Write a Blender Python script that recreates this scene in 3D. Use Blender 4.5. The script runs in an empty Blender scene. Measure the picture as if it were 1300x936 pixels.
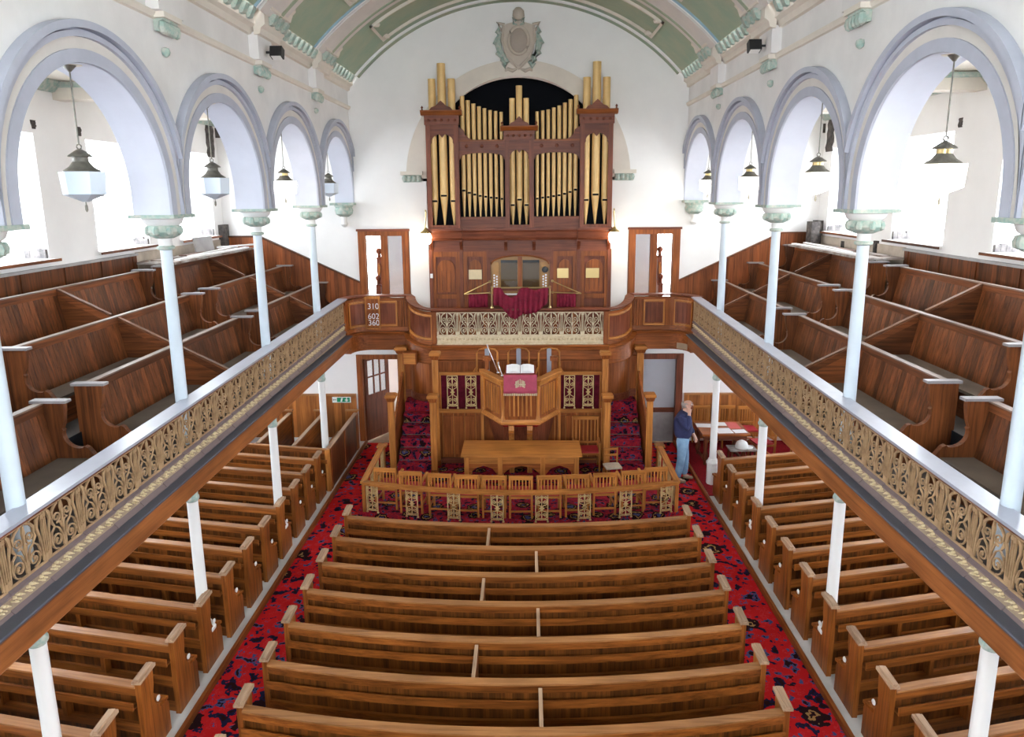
import bpy, math, random
from mathutils import Vector, Matrix
random.seed(11)
sc = bpy.context.scene
col = sc.collection
PI = math.pi

# ------------------------------------------------------------------ camera
cd = bpy.data.cameras.new('camera')
cam = bpy.data.objects.new('camera', cd)
col.objects.link(cam)
_rt = Vector((0.99979703, 0.01846702, -0.00805424))
_up = Vector((0.00424676, 0.19761888, 0.98026973))
_fw = Vector((-0.01969433, 0.98010497, -0.19750035))
M4 = Matrix.Identity(4)
for i in range(3):
    M4[i][0] = _rt[i]; M4[i][1] = _up[i]; M4[i][2] = -_fw[i]
M4[0][3], M4[1][3], M4[2][3] = 0.164458, 0.0, 5.955124
cam.matrix_world = M4
cd.sensor_fit = 'HORIZONTAL'
cd.sensor_width = 36.0
cd.lens = 899.03 / 1300.0 * 36.0
cd.shift_y = -(468.0 - 425.508) / 1300.0
cd.clip_start = 0.05
cd.clip_end = 200
sc.camera = cam

# ------------------------------------------------------------------ sky, daylight, exposure
w = bpy.data.worlds.new('overcast_sky')
sc.world = w
w.use_nodes = True
_bg = w.node_tree.nodes['Background']
_bg.inputs[0].default_value = (0.93, 0.965, 1.0, 1)
_bg.inputs[1].default_value = 22.0
sc.view_settings.view_transform = 'Standard'
sc.view_settings.look = 'None'
sc.view_settings.gamma = 1
sc.view_settings.use_curve_mapping = False
sc.view_settings.exposure = 0.0
sc.cycles.use_denoising = True
sc.cycles.max_bounces = 10
sc.cycles.diffuse_bounces = 6
sc.cycles.caustics_reflective = False
sc.cycles.caustics_refractive = False
sc.cycles.sample_clamp_indirect = 8.0


def portal(name, loc, rot, sx, sy):
    l = bpy.data.lights.new(name, 'AREA')
    l.shape = 'RECTANGLE'; l.size = sx; l.size_y = sy
    l.cycles.is_portal = True
    o = bpy.data.objects.new(name, l)
    col.objects.link(o)
    o.location = loc; o.rotation_euler = rot
    return o

# ------------------------------------------------------------------ main measures (metres)
KY = [5.311, 8.164, 11.016, 13.868, 16.62]      # column lines along the nave
XC = 4.0                                         # column axis
XF = 3.80                                        # nave face of the arcade wall
XB = 4.20
XW = 6.85                                        # outer wall
YE = 16.5                                        # end wall
YR = -3.0                                        # rear wall, behind the camera
SPZ, RI, RO = 5.93, 1.20, 1.55                   # arch spring height, intrados, outer ring
ZAB = 5.74
VR, VZC = 4.84, 5.21                             # vault radius and axis height
AISLE = -0.06
DAIS = 0.12
WZ0, WZ1 = 5.06, 6.84                            # gallery windows
WHW = 0.82

# ------------------------------------------------------------------ materials
MATS = {}


def nm(name):
    m = bpy.data.materials.new(name)
    m.use_nodes = True
    nt = m.node_tree
    b = nt.nodes['Principled BSDF']
    MATS[name] = m
    return m, nt, b


def N(nt, t, **kw):
    n = nt.nodes.new(t)
    for k, v in kw.items():
        if hasattr(n, k):
            setattr(n, k, v)
        else:
            n.inputs[k.replace('_', ' ')].default_value = v
    return n


def ramp(nt, stops, fac, interp='LINEAR'):
    r = nt.nodes.new('ShaderNodeValToRGB')
    r.color_ramp.interpolation = interp
    e = r.color_ramp.elements
    while len(e) < len(stops):
        e.new(0.5)
    for el, (p, c) in zip(e, stops):
        el.position = p; el.color = (c[0], c[1], c[2], 1)
    nt.links.new(fac, r.inputs[0])
    return r.outputs[0]


def plain(name, c, rough=0.6, metal=0.0, var=0.0, scale=3.0, bump=0.0, spec=0.5, c2=None):
    m, nt, b = nm(name)
    b.inputs['Roughness'].default_value = rough
    b.inputs['Metallic'].default_value = metal
    b.inputs['Specular IOR Level'].default_value = spec
    b.inputs['Base Color'].default_value = (*c, 1)
    if var or c2:
        tc = N(nt, 'ShaderNodeTexCoord')
        nz = N(nt, 'ShaderNodeTexNoise', Scale=scale, Detail=5.0, Roughness=0.6)
        nt.links.new(tc.outputs['Object'], nz.inputs['Vector'])
        lo = c2 if c2 else tuple(x * (1 - var) for x in c)
        hi = c if c2 else tuple(min(1, x * (1 + var)) for x in c)
        nt.links.new(ramp(nt, [(0.32, lo), (0.62, hi)], nz.outputs[0]), b.inputs['Base Color'])
        if bump:
            bp = N(nt, 'ShaderNodeBump', Strength=bump, Distance=0.02)
            nt.links.new(nz.outputs[0], bp.inputs['Height'])
            nt.links.new(bp.outputs[0], b.inputs['Normal'])
    return m


def wood(name, dark, light, axis='z', rough=0.42, planks=None, plank_w=0.08, rnd=0.30, fine=1.0):
    """grain running along the local axis; planks = local axis across which board tones change"""
    m, nt, b = nm(name)
    L = nt.links
    tc = N(nt, 'ShaderNodeTexCoord')
    oi = N(nt, 'ShaderNodeObjectInfo')
    off = N(nt, 'ShaderNodeVectorMath', operation='SCALE')
    cmb = N(nt, 'ShaderNodeCombineXYZ')
    for i in range(3):
        L.new(oi.outputs['Random'], cmb.inputs[i])
    L.new(cmb.outputs[0], off.inputs[0]); off.inputs['Scale'].default_value = 37.0
    add = N(nt, 'ShaderNodeVectorMath', operation='ADD')
    L.new(tc.outputs['Object'], add.inputs[0]); L.new(off.outputs[0], add.inputs[1])
    mp = N(nt, 'ShaderNodeMapping')
    s = {'x': (1.2, 26, 26), 'y': (26, 1.2, 26), 'z': (26, 26, 1.2)}[axis]
    mp.inputs['Scale'].default_value = [q * fine for q in s]
    L.new(add.outputs[0], mp.inputs[0])
    nz = N(nt, 'ShaderNodeTexNoise', Scale=1.0, Detail=4.0, Roughness=0.65, Distortion=0.35)
    L.new(mp.outputs[0], nz.inputs['Vector'])
    big = N(nt, 'ShaderNodeTexNoise', Scale=1.6, Detail=2.0)
    L.new(add.outputs[0], big.inputs['Vector'])
    mid = tuple((d + l) / 2 for d, l in zip(dark, light))
    colr = ramp(nt, [(0.28, dark), (0.5, mid), (0.75, light)], nz.outputs[0])
    # tone of this object and of the patch of timber
    t = N(nt, 'ShaderNodeMapRange'); t.inputs['To Min'].default_value = 1 - rnd; t.inputs['To Max'].default_value = 1 + rnd
    L.new(oi.outputs['Random'], t.inputs[0])
    t2 = N(nt, 'ShaderNodeMapRange'); t2.inputs['From Min'].default_value = 0.3; t2.inputs['From Max'].default_value = 0.7
    t2.inputs['To Min'].default_value = 0.8; t2.inputs['To Max'].default_value = 1.2
    L.new(big.outputs[0], t2.inputs[0])
    mu = N(nt, 'ShaderNodeMath', operation='MULTIPLY')
    L.new(t.outputs[0], mu.inputs[0]); L.new(t2.outputs[0], mu.inputs[1])
    tone = mu.outputs[0]
    if planks:
        sep = N(nt, 'ShaderNodeSeparateXYZ'); L.new(tc.outputs['Object'], sep.inputs[0])
        dv = N(nt, 'ShaderNodeMath', operation='DIVIDE'); dv.inputs[1].default_value = plank_w
        L.new(sep.outputs['xyz'.index(planks)], dv.inputs[0])
        fl = N(nt, 'ShaderNodeMath', operation='FLOOR'); L.new(dv.outputs[0], fl.inputs[0])
        ad = N(nt, 'ShaderNodeMath', operation='ADD'); L.new(fl.outputs[0], ad.inputs[0])
        sc2 = N(nt, 'ShaderNodeMath', operation='MULTIPLY'); sc2.inputs[1].default_value = 91.0
        L.new(oi.outputs['Random'], sc2.inputs[0]); L.new(sc2.outputs[0], ad.inputs[1])
        wn = N(nt, 'ShaderNodeTexWhiteNoise', noise_dimensions='1D')
        L.new(ad.outputs[0], wn.inputs['W'])
        t3 = N(nt, 'ShaderNodeMapRange'); t3.inputs['To Min'].default_value = 0.62; t3.inputs['To Max'].default_value = 1.3
        L.new(wn.outputs['Value'], t3.inputs[0])
        mu2 = N(nt, 'ShaderNodeMath', operation='MULTIPLY')
        L.new(tone, mu2.inputs[0]); L.new(t3.outputs[0], mu2.inputs[1])
        tone = mu2.outputs[0]
    mx = N(nt, 'ShaderNodeVectorMath', operation='SCALE')
    L.new(colr, mx.inputs[0]); L.new(tone, mx.inputs['Scale'])
    L.new(mx.outputs[0], b.inputs['Base Color'])
    b.inputs['Roughness'].default_value = rough
    b.inputs['Specular IOR Level'].default_value = 0.3
    bp = N(nt, 'ShaderNodeBump', Strength=0.12, Distance=0.01)
    L.new(nz.outputs[0], bp.inputs['Height']); L.new(bp.outputs[0], b.inputs['Normal'])
    return m


def glow(name, c, strength):
    m, nt, b = nm(name)
    b.inputs['Base Color'].default_value = (0.9, 0.88, 0.82, 1)
    b.inputs['Emission Color'].default_value = (*c, 1)
    b.inputs['Emission Strength'].default_value = strength
    return m


def pane_mat(name, tint=(0.96, 0.98, 1.0), rough=0.05, refl=0.06):
    m, nt, b = nm(name)
    out = nt.nodes['Material Output']
    tr = N(nt, 'ShaderNodeBsdfTransparent'); tr.inputs[0].default_value = (*tint, 1)
    gl = N(nt, 'ShaderNodeBsdfGlossy'); gl.inputs['Roughness'].default_value = rough
    mx = N(nt, 'ShaderNodeMixShader'); mx.inputs[0].default_value = refl
    nt.links.new(tr.outputs[0], mx.inputs[1]); nt.links.new(gl.outputs[0], mx.inputs[2])
    nt.links.new(mx.outputs[0], out.inputs[0])
    return m


def carpet_mat(name, base=(0.48, 0.012, 0.014), s=1.0):
    m, nt, b = nm(name)
    L = nt.links
    tc = N(nt, 'ShaderNodeTexCoord')
    geo = N(nt, 'ShaderNodeNewGeometry')
    vo = N(nt, 'ShaderNodeTexVoronoi', Scale=1.55 * s, Randomness=0.45)
    L.new(geo.outputs['Position'], vo.inputs['Vector'])
    n1 = N(nt, 'ShaderNodeTexNoise', Scale=9.0 * s, Detail=2.0)
    L.new(geo.outputs['Position'], n1.inputs['Vector'])
    navy, blue, gold, blk = (0.012, 0.012, 0.045), (0.06, 0.07, 0.19), (0.34, 0.20, 0.07), (0.02, 0.006, 0.008)
    pink = (0.50, 0.025, 0.03)
    ds = N(nt, 'ShaderNodeMath', operation='MULTIPLY_ADD'); ds.inputs[1].default_value = 0.30; ds.inputs[2].default_value = -0.15
    L.new(n1.outputs[0], ds.inputs[0])
    ad = N(nt, 'ShaderNodeMath', operation='ADD')
    L.new(vo.outputs['Distance'], ad.inputs[0]); L.new(ds.outputs[0], ad.inputs[1])
    med = ramp(nt, [(0.0, gold), (0.05, blue), (0.14, blk), (0.20, gold), (0.24, blk), (0.33, base)], ad.outputs[0], 'CONSTANT')
    n2 = N(nt, 'ShaderNodeTexNoise', Scale=5.5 * s, Detail=3.0, Roughness=0.55)
    L.new(geo.outputs['Position'], n2.inputs['Vector'])
    bloom = ramp(nt, [(0.0, blk), (0.36, navy), (0.42, base), (0.54, pink), (0.57, base), (0.60, blue), (0.65, blk)], n2.outputs[0], 'CONSTANT')
    mx = N(nt, 'ShaderNodeMix', data_type='RGBA')
    st = N(nt, 'ShaderNodeMath', operation='GREATER_THAN'); st.inputs[1].default_value = 0.33
    L.new(ad.outputs[0], st.inputs[0])
    L.new(st.outputs[0], mx.inputs[0]); L.new(med, mx.inputs[6]); L.new(bloom, mx.inputs[7])
    L.new(mx.outputs[2], b.inputs['Base Color'])
    b.inputs['Roughness'].default_value = 0.95
    b.inputs['Specular IOR Level'].default_value = 0.1
    return m


plain('plaster', (0.76, 0.735, 0.72), 0.85, var=0.06, scale=1.3, bump=0.05, spec=0.2)
plain('plaster_white', (0.86, 0.85, 0.84), 0.85, var=0.03, scale=1.0, spec=0.2)
plain('plaster_cream', (0.72, 0.66, 0.58), 0.8, var=0.05, scale=2.0, spec=0.2)
plain('paint_blue', (0.45, 0.465, 0.545), 0.6, var=0.05, scale=4.0, spec=0.3)
plain('paint_soffit', (0.60, 0.62, 0.71), 0.6, var=0.03, scale=3.0, spec=0.3)
plain('arch_cream', (0.66, 0.62, 0.58), 0.7, var=0.04, scale=3.0, spec=0.2)
plain('vault_green', (0.31, 0.40, 0.30), 0.8, scale=1.6, c2=(0.40, 0.43, 0.31), spec=0.2)
plain('cartouche_stone', (0.55, 0.48, 0.41), 0.8, var=0.05, scale=5.0, spec=0.2)
plain('cartouche_shade', (0.40, 0.34, 0.29), 0.8, var=0.05, scale=5.0, spec=0.2)  # darker tone stands in for shade in the oval recess
plain('gallery_cap', (0.24, 0.22, 0.225), 0.35, var=0.1, scale=3.0)
plain('verdigris', (0.30, 0.42, 0.37), 0.7, scale=16.0, c2=(0.55, 0.54, 0.48), bump=0.3, spec=0.2)
plain('rail_blue', (0.28, 0.42, 0.50), 0.6)
plain('column_paint', (0.60, 0.68, 0.76), 0.45, var=0.04, scale=3.0)
plain('white_gloss', (0.80, 0.80, 0.79), 0.4)
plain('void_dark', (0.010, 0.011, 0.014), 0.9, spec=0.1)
plain('bronze', (0.16, 0.15, 0.125), 0.5, metal=0.35, var=0.3, scale=12.0)
plain('brass', (0.62, 0.47, 0.22), 0.28, metal=0.85)
plain('silver', (0.72, 0.73, 0.76), 0.3, metal=0.8)
plain('black_metal', (0.012, 0.012, 0.013), 0.45)
plain('pipe_gold', (0.74, 0.49, 0.20), 0.40, metal=0.12, var=0.07, scale=4.0)
plain('gilt', (0.43, 0.28, 0.15), 0.5, metal=0.1, scale=9.0, c2=(0.25, 0.15, 0.08))
plain('gilt_gold', (0.58, 0.42, 0.20), 0.45, metal=0.15, var=0.12, scale=9.0)
plain('gallery_floor', (0.060, 0.050, 0.045), 0.8, var=0.15, scale=3.0)
plain('gilt_band', (0.31, 0.225, 0.15), 0.6, var=0.12, scale=6.0)
plain('moulding_mauve', (0.16, 0.115, 0.115), 0.5, var=0.1, scale=4.0)
plain('gilt_pale', (0.68, 0.55, 0.34), 0.45, metal=0.1, var=0.08, scale=6.0)
plain('gilt_cream', (0.66, 0.55, 0.38), 0.55, scale=14.0, c2=(0.50, 0.39, 0.24))
plain('ledge_grey', (0.075, 0.078, 0.10), 0.55, var=0.12, scale=3.0)
plain('rail_cap', (0.33, 0.34, 0.40), 0.28, var=0.08, scale=2.0)
plain('dark_red', (0.10, 0.008, 0.018), 0.85, var=0.35, scale=6.0, spec=0.1)
plain('velvet', (0.17, 0.010, 0.028), 0.75, var=0.25, scale=7.0, spec=0.2)
plain('fall_red', (0.34, 0.045, 0.085), 0.8, var=0.12, scale=8.0)
plain('seat_red', (0.38, 0.018, 0.030), 0.6, var=0.1, scale=8.0)
plain('seat_grey', (0.115, 0.088, 0.068), 0.75, var=0.15, scale=2.5)
plain('dust_board', (0.36, 0.33, 0.31), 0.85, scale=4.0, c2=(0.14, 0.085, 0.06))
plain('worn_white', (0.74, 0.73, 0.72), 0.8, var=0.08, scale=5.0)
plain('raw_plaster', (0.52, 0.44, 0.36), 0.95, scale=2.6, c2=(0.36, 0.30, 0.24), bump=0.3)
plain('charred', (0.035, 0.03, 0.028), 0.95, scale=9.0, c2=(0.13, 0.11, 0.10), bump=0.6)
plain('paper', (0.82, 0.82, 0.84), 0.8)
plain('red_card', (0.55, 0.10, 0.09), 0.7)
plain('sign_green', (0.005, 0.26, 0.13), 0.5)
plain('sign_white', (0.82, 0.86, 0.83), 0.5)
plain('board_floor', (0.34, 0.24, 0.16), 0.7, var=0.15, scale=3.0)
plain('pew_floor', (0.56, 0.54, 0.52), 0.7, var=0.1, scale=2.0)
plain('brick_grey', (0.10, 0.095, 0.095), 0.95, scale=8.0, c2=(0.26, 0.23, 0.22), bump=0.6)
plain('grey_panel', (0.46, 0.47, 0.52), 0.6, var=0.04, scale=2.0)
plain('stone_grey', (0.34, 0.33, 0.33), 0.8, var=0.12, scale=4.0)
plain('skin', (0.56, 0.32, 0.24), 0.55, var=0.05, scale=8.0)
plain('hair', (0.30, 0.27, 0.25), 0.8)
plain('navy_cloth', (0.022, 0.026, 0.085), 0.85, var=0.2, scale=9.0)
plain('denim', (0.24, 0.40, 0.58), 0.85, scale=6.0, c2=(0.15, 0.27, 0.44))
plain('shoe_tan', (0.30, 0.22, 0.14), 0.7)
plain('straw', (0.60, 0.52, 0.42), 0.85, var=0.12, scale=20.0)
plain('console_amber', (0.36, 0.17, 0.035), 0.35, var=0.1, scale=5.0)
plain('opal_glass', (0.66, 0.75, 0.86), 0.25)
glow('lamp_lit', (1.0, 0.93, 0.80), 9.0)
glow('sconce_lit', (1.0, 0.90, 0.70), 22.0)
pane_mat('pane_clear')
pane_mat('pane_grey', (0.72, 0.75, 0.78), 0.1, 0.10)
carpet_mat('carpet')
carpet_mat('carpet_dais', (0.27, 0.016, 0.035), 1.5)
plain('carpet_red', (0.25, 0.010, 0.015), 0.95, scale=30.0, c2=(0.14, 0.008, 0.012), spec=0.1)
# timbers: linear colours
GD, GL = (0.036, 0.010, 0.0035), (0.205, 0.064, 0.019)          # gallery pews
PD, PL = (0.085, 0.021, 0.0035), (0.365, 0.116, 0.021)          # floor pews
OD, OL = (0.115, 0.026, 0.005), (0.360, 0.108, 0.024)          # pulpit front, corner panels
FD, FL = (0.150, 0.045, 0.011), (0.360, 0.125, 0.036)          # fascia
MD, ML = (0.085, 0.021, 0.009), (0.235, 0.068, 0.032)          # organ mahogany
LD, LL = (0.240, 0.080, 0.015), (0.560, 0.225, 0.053)          # light oak
for ax in 'xyz':
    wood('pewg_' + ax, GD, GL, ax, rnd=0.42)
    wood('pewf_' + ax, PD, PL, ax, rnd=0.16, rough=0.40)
    wood('oak_' + ax, OD, OL, ax, rnd=0.12)
    wood('mahog_' + ax, MD, ML, ax, rnd=0.10)
    wood('light_' + ax, LD, LL, ax, rnd=0.10)
wood('fascia_y', FD, FL, 'y', rnd=0.08, fine=0.6)
wood('pewf_boards', tuple(q * 0.55 for q in PD), tuple(q * 0.55 for q in PL), 'z', planks='x', plank_w=0.062, rnd=0.10)  # boards' own darker tone, plus shade between the rails mixed into the colour
wood('wainscot_x', (0.100, 0.024, 0.007), (0.31, 0.092, 0.026), 'z', planks='x', plank_w=0.09, rnd=0.06)
wood('wainscot_y', GD, GL, 'z', planks='y', plank_w=0.10, rnd=0.06)
wood('wainscot_low', (0.22, 0.066, 0.015), (0.47, 0.175, 0.045), 'z', planks='x', plank_w=0.085, rnd=0.06)
wood('worn_edge_x', (0.20, 0.075, 0.022), (0.44, 0.205, 0.075), 'x', rnd=0.08)
wood('worn_edge_y', (0.26, 0.15, 0.09), (0.50, 0.34, 0.22), 'y', rnd=0.08)
wood('gallery_edge_x', (0.07, 0.028, 0.013), (0.19, 0.085, 0.042), 'x', rnd=0.08)
wood('gallery_edge_y', (0.12, 0.080, 0.062), (0.28, 0.20, 0.16), 'y', rnd=0.08)


# ------------------------------------------------------------------ geometry helpers
class MB:
    def __init__(s):
        s.v, s.f, s.mi, s.cur = [], [], [], 0

    def mat(s, i):
        s.cur = i; return s

    def add(s, vs, fs):
        o = len(s.v)
        s.v += [tuple(q) for q in vs]
        for f in fs:
            s.f.append([i + o for i in f]); s.mi.append(s.cur)
        return s

    def hexa(s, p):
        return s.add(p, [(0, 3, 2, 1), (4, 5, 6, 7), (0, 1, 5, 4), (1, 2, 6, 5), (2, 3, 7, 6), (3, 0, 4, 7)])

    def box(s, x0, x1, y0, y1, z0, z1):
        if x0 > x1: x0, x1 = x1, x0
        if y0 > y1: y0, y1 = y1, y0
        if z0 > z1: z0, z1 = z1, z0
        return s.hexa([(x0, y0, z0), (x1, y0, z0), (x1, y1, z0), (x0, y1, z0), (x0, y0, z1), (x1, y0, z1), (x1, y1, z1), (x0, y1, z1)])

    def cbox(s, x, y, z, dx, dy, dz):
        return s.box(x - dx / 2, x + dx / 2, y - dy / 2, y + dy / 2, z - dz / 2, z + dz / 2)

    def prism(s, poly, a, b, plane):
        """extrude a 2-D polygon: plane 'xz' along y, 'yz' along x, 'xy' along z"""
        def P(q, t):
            return {'xz': (q[0], t, q[1]), 'yz': (t, q[0], q[1]), 'xy': (q[0], q[1], t)}[plane]
        n = len(poly)
        ar = sum(poly[i][0] * poly[(i + 1) % n][1] - poly[(i + 1) % n][0] * poly[i][1] for i in range(n))
        po = poly if ar > 0 else poly[::-1]
        vs = [P(q, a) for q in po] + [P(q, b) for q in po]
        fl = (plane == 'xz') != (a > b)
        fs = [list(range(n))[::-1], list(range(n, 2 * n))] + [(i, (i + 1) % n, n + (i + 1) % n, n + i) for i in range(n)]
        if fl: fs = [list(f)[::-1] for f in fs]
        return s.add(vs, fs)

    def lathe(s, prof, c=(0, 0, 0), n=16, ax='z', ph=0.0):
        vs, fs = [], []
        for r, z in prof:
            for i in range(n):
                a = 2 * PI * i / n + ph
                q = (r * math.cos(a), r * math.sin(a), z)
                if ax == 'y': q = (q[0], q[2], q[1])
                if ax == 'x': q = (q[2], q[0], q[1])
                vs.append((q[0] + c[0], q[1] + c[1], q[2] + c[2]))
        for j in range(len(prof) - 1):
            for i in range(n):
                k = (i + 1) % n
                fs.append((j * n + i, j * n + k, (j + 1) * n + k, (j + 1) * n + i))
        fs.append(list(range(n))[::-1]); fs.append([(len(prof) - 1) * n + i for i in range(n)])
        if ax == 'y': fs = [list(f)[::-1] for f in fs]
        return s.add(vs, fs)

    def tube(s, pts, r, n=8):
        pts = [Vector(p) for p in pts]
        rs = r if isinstance(r, (list, tuple)) else [r] * len(pts)
        vs, fs = [], []
        for i, p in enumerate(pts):
            t = (pts[min(i + 1, len(pts) - 1)] - pts[max(i - 1, 0)])
            if t.length < 1e-9: t = Vector((0, 0, 1))
            t.normalize()
            a = Vector((0, 0, 1)) if abs(t.z) < 0.9 else Vector((1, 0, 0))
            u = t.cross(a).normalized(); v = t.cross(u)
            for k in range(n):
                an = 2 * PI * k / n
                vs.append(p + (u * math.cos(an) + v * math.sin(an)) * rs[i])
        for i in range(len(pts) - 1):
            for k in range(n):
                k2 = (k + 1) % n
                fs.append((i * n + k, (i + 1) * n + k, (i + 1) * n + k2, i * n + k2))
        fs.append(list(range(n))); fs.append([(len(pts) - 1) * n + k for k in range(n)][::-1])
        return s.add(vs, fs)

    def bar(s, a, b, w, h):
        """square bar between two points, w sideways, h upright"""
        a, b = Vector(a), Vector(b)
        t = (b - a).normalized()
        up = Vector((0, 0, 1)) if abs(t.z) < 0.95 else Vector((0, 1, 0))
        u = t.cross(up).normalized() * (w / 2); v = u.cross(t).normalized() * (h / 2)
        return s.hexa([a - u - v, a + u - v, b + u - v, b - u - v, a - u + v, a + u + v, b + u + v, b - u + v])

    def ribbon(s, pts, hw, y0, y1):
        """flat strap in the xz plane following pts, from depth y0 to y1"""
        hw = hw if isinstance(hw, (list, tuple)) else [hw] * len(pts)
        vs, fs = [], []
        for i, p in enumerate(pts):
            a, b = pts[max(i - 1, 0)], pts[min(i + 1, len(pts) - 1)]
            dx, dz = b[0] - a[0], b[1] - a[1]
            l = math.hypot(dx, dz) or 1
            nx, nz = -dz / l * hw[i], dx / l * hw[i]
            vs += [(p[0] + nx, y0, p[1] + nz), (p[0] - nx, y0, p[1] - nz), (p[0] - nx, y1, p[1] - nz), (p[0] + nx, y1, p[1] + nz)]
        for i in range(len(pts) - 1):
            for k in range(4):
                k2 = (k + 1) % 4
                fs.append((i * 4 + k, i * 4 + k2, (i + 1) * 4 + k2, (i + 1) * 4 + k))
        fs.append((3, 2, 1, 0)); n = (len(pts) - 1) * 4
        fs.append((n, n + 1, n + 2, n + 3))
        return s.add(vs, fs)

    def mesh(s, name, mats, smooth=False):
        me = bpy.data.meshes.new(name)
        me.from_pydata(s.v, [], s.f)
        for m in (mats if isinstance(mats, (list, tuple)) else [mats]):
            me.materials.append(MATS[m])
        if len(set(s.mi)) > 1 or s.cur:
            me.polygons.foreach_set('material_index', s.mi)
        if smooth:
            me.polygons.foreach_set('use_smooth', [True] * len(s.f))
            try:
                me.set_sharp_from_angle(angle=math.radians(40))
            except Exception:
                pass
        me.update()
        return me

    def obj(s, name, mats, parent=None, loc=(0, 0, 0), rz=0.0, smooth=False):
        return inst(name, s.mesh(name, mats, smooth), parent, loc, rz)


def inst(name, me, parent=None, loc=(0, 0, 0), rz=0.0):
    o = bpy.data.objects.new(name, me)
    col.objects.link(o)
    o.location = loc
    if rz: o.rotation_euler = (0, 0, rz)
    if parent: o.parent = parent
    return o


def tag(o, label=None, cat=None, group=None, kind=None):
    if label: o['label'] = label
    if cat: o['category'] = cat
    if group: o['group'] = group
    if kind: o['kind'] = kind
    return o


def thing(name, loc, rz, label, cat, group=None):
    o = bpy.data.objects.new(name, None)
    o.empty_display_size = 0.1
    col.objects.link(o)
    o.location = loc; o.rotation_euler = (0, 0, rz)
    return tag(o, label, cat, group)


def struct(o, label=None):
    return tag(o, label, kind='structure')


def clone(root, loc, rz, label, group=None):
    r = root.copy(); col.objects.link(r)
    r.location = loc; r.rotation_euler = (0, 0, rz)
    r['label'] = label
    if group: r['group'] = group
    for ch in list(root.children):
        c = ch.copy(); col.objects.link(c); c.parent = r
        for g in list(ch.children):
            d = g.copy(); col.objects.link(d); d.parent = c
    return r


def strips(mb, xs, intervals, a, b, plane, eps=1e-4):
    """solid wall made of upright strips; intervals(x) -> [(zlo, zhi), ...]"""
    for x0, x1 in zip(xs[:-1], xs[1:]):
        if x1 - x0 < 1e-6: continue
        e = min(eps, (x1 - x0) / 10)
        A, B = intervals(x0 + e), intervals(x1 - e)
        for (l0, h0), (l1, h1) in zip(A, B):
            if h0 - l0 < 1e-4 and h1 - l1 < 1e-4: continue
            mb.prism([(x0, l0), (x1, l1), (x1, h1), (x0, h0)], a, b, plane)


def arc(cx, cy, r, a0, a1, n, ry=None):
    ry = ry or r
    return [(cx + r * math.cos(math.radians(a0 + (a1 - a0) * i / n)), cy + ry * math.sin(math.radians(a0 + (a1 - a0) * i / n))) for i in range(n + 1)]


def spiral(cx, cz, r0, r1, a0, turns, n):
    out = []
    for i in range(n + 1):
        t = i / n
        a = a0 + turns * 2 * PI * t
        r = r0 + (r1 - r0) * t
        out.append((cx + r * math.cos(a), cz + r * math.sin(a)))
    return out
# ================================================================== THE SETTING
# ---- floors
mb = MB(); mb.box(-7.3, 7.3, YR, 19.4, -0.40, AISLE - 0.012)
struct(mb.obj('floor', 'board_floor'))
for sd, nmx in ((-1, 'left'), (1, 'right')):
    mb = MB(); mb.box(sd * 3.78, sd * XW, YR, YE - 0.01, AISLE - 0.01, 0.0)
    o = struct(mb.obj('floor', 'pew_floor'), 'pale boarded pew platform on the %s side' % nmx)
    mb = MB(); mb.box(sd * 3.74, sd * 3.79, YR, YE - 0.01, AISLE - 0.01, 0.012)
    mb.obj('nosing', 'oak_y', o)
mb = MB(); mb.box(-3.735, 3.735, 4.0, YE - 0.01, AISLE - 0.011, AISLE)
tag(mb.obj('carpet', 'carpet'), 'red patterned carpet laid along the aisles', 'carpet')
mb = MB(); mb.box(3.80, 6.6, 13.25, YE - 0.06, 0.001, 0.012)
tag(mb.obj('carpet', 'carpet_red'), 'plain red carpet under the paper-covered table', 'carpet')
# dais inside the communion rail
dpts = [(-3.0, 14.75), (-3.0, 12.30)] + [(x, 12.30 - 0.45 * (1 - (x / 3.0) ** 2)) for x in [q * 0.5 for q in range(-5, 6)]] + [(3.0, 12.30), (3.0, 14.75)]
mb = MB(); mb.prism(dpts, AISLE - 0.005, DAIS, 'xy')
struct(mb.obj('floor', 'carpet_dais'), 'low carpeted dais inside the curved communion rail')

# ---- arcade walls
ARC = [(KY[0] - 1.426)] + [(KY[i] + KY[i + 1]) / 2 for i in range(3)] + [15.295]


def arcade_iv(y):
    lo = ZAB
    if y < 2.30: lo = AISLE
    for c in ARC:
        d = abs(y - c)
        if d < RI: lo = SPZ + math.sqrt(max(0, RI * RI - d * d))
    return [(lo, 8.86)]


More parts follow.
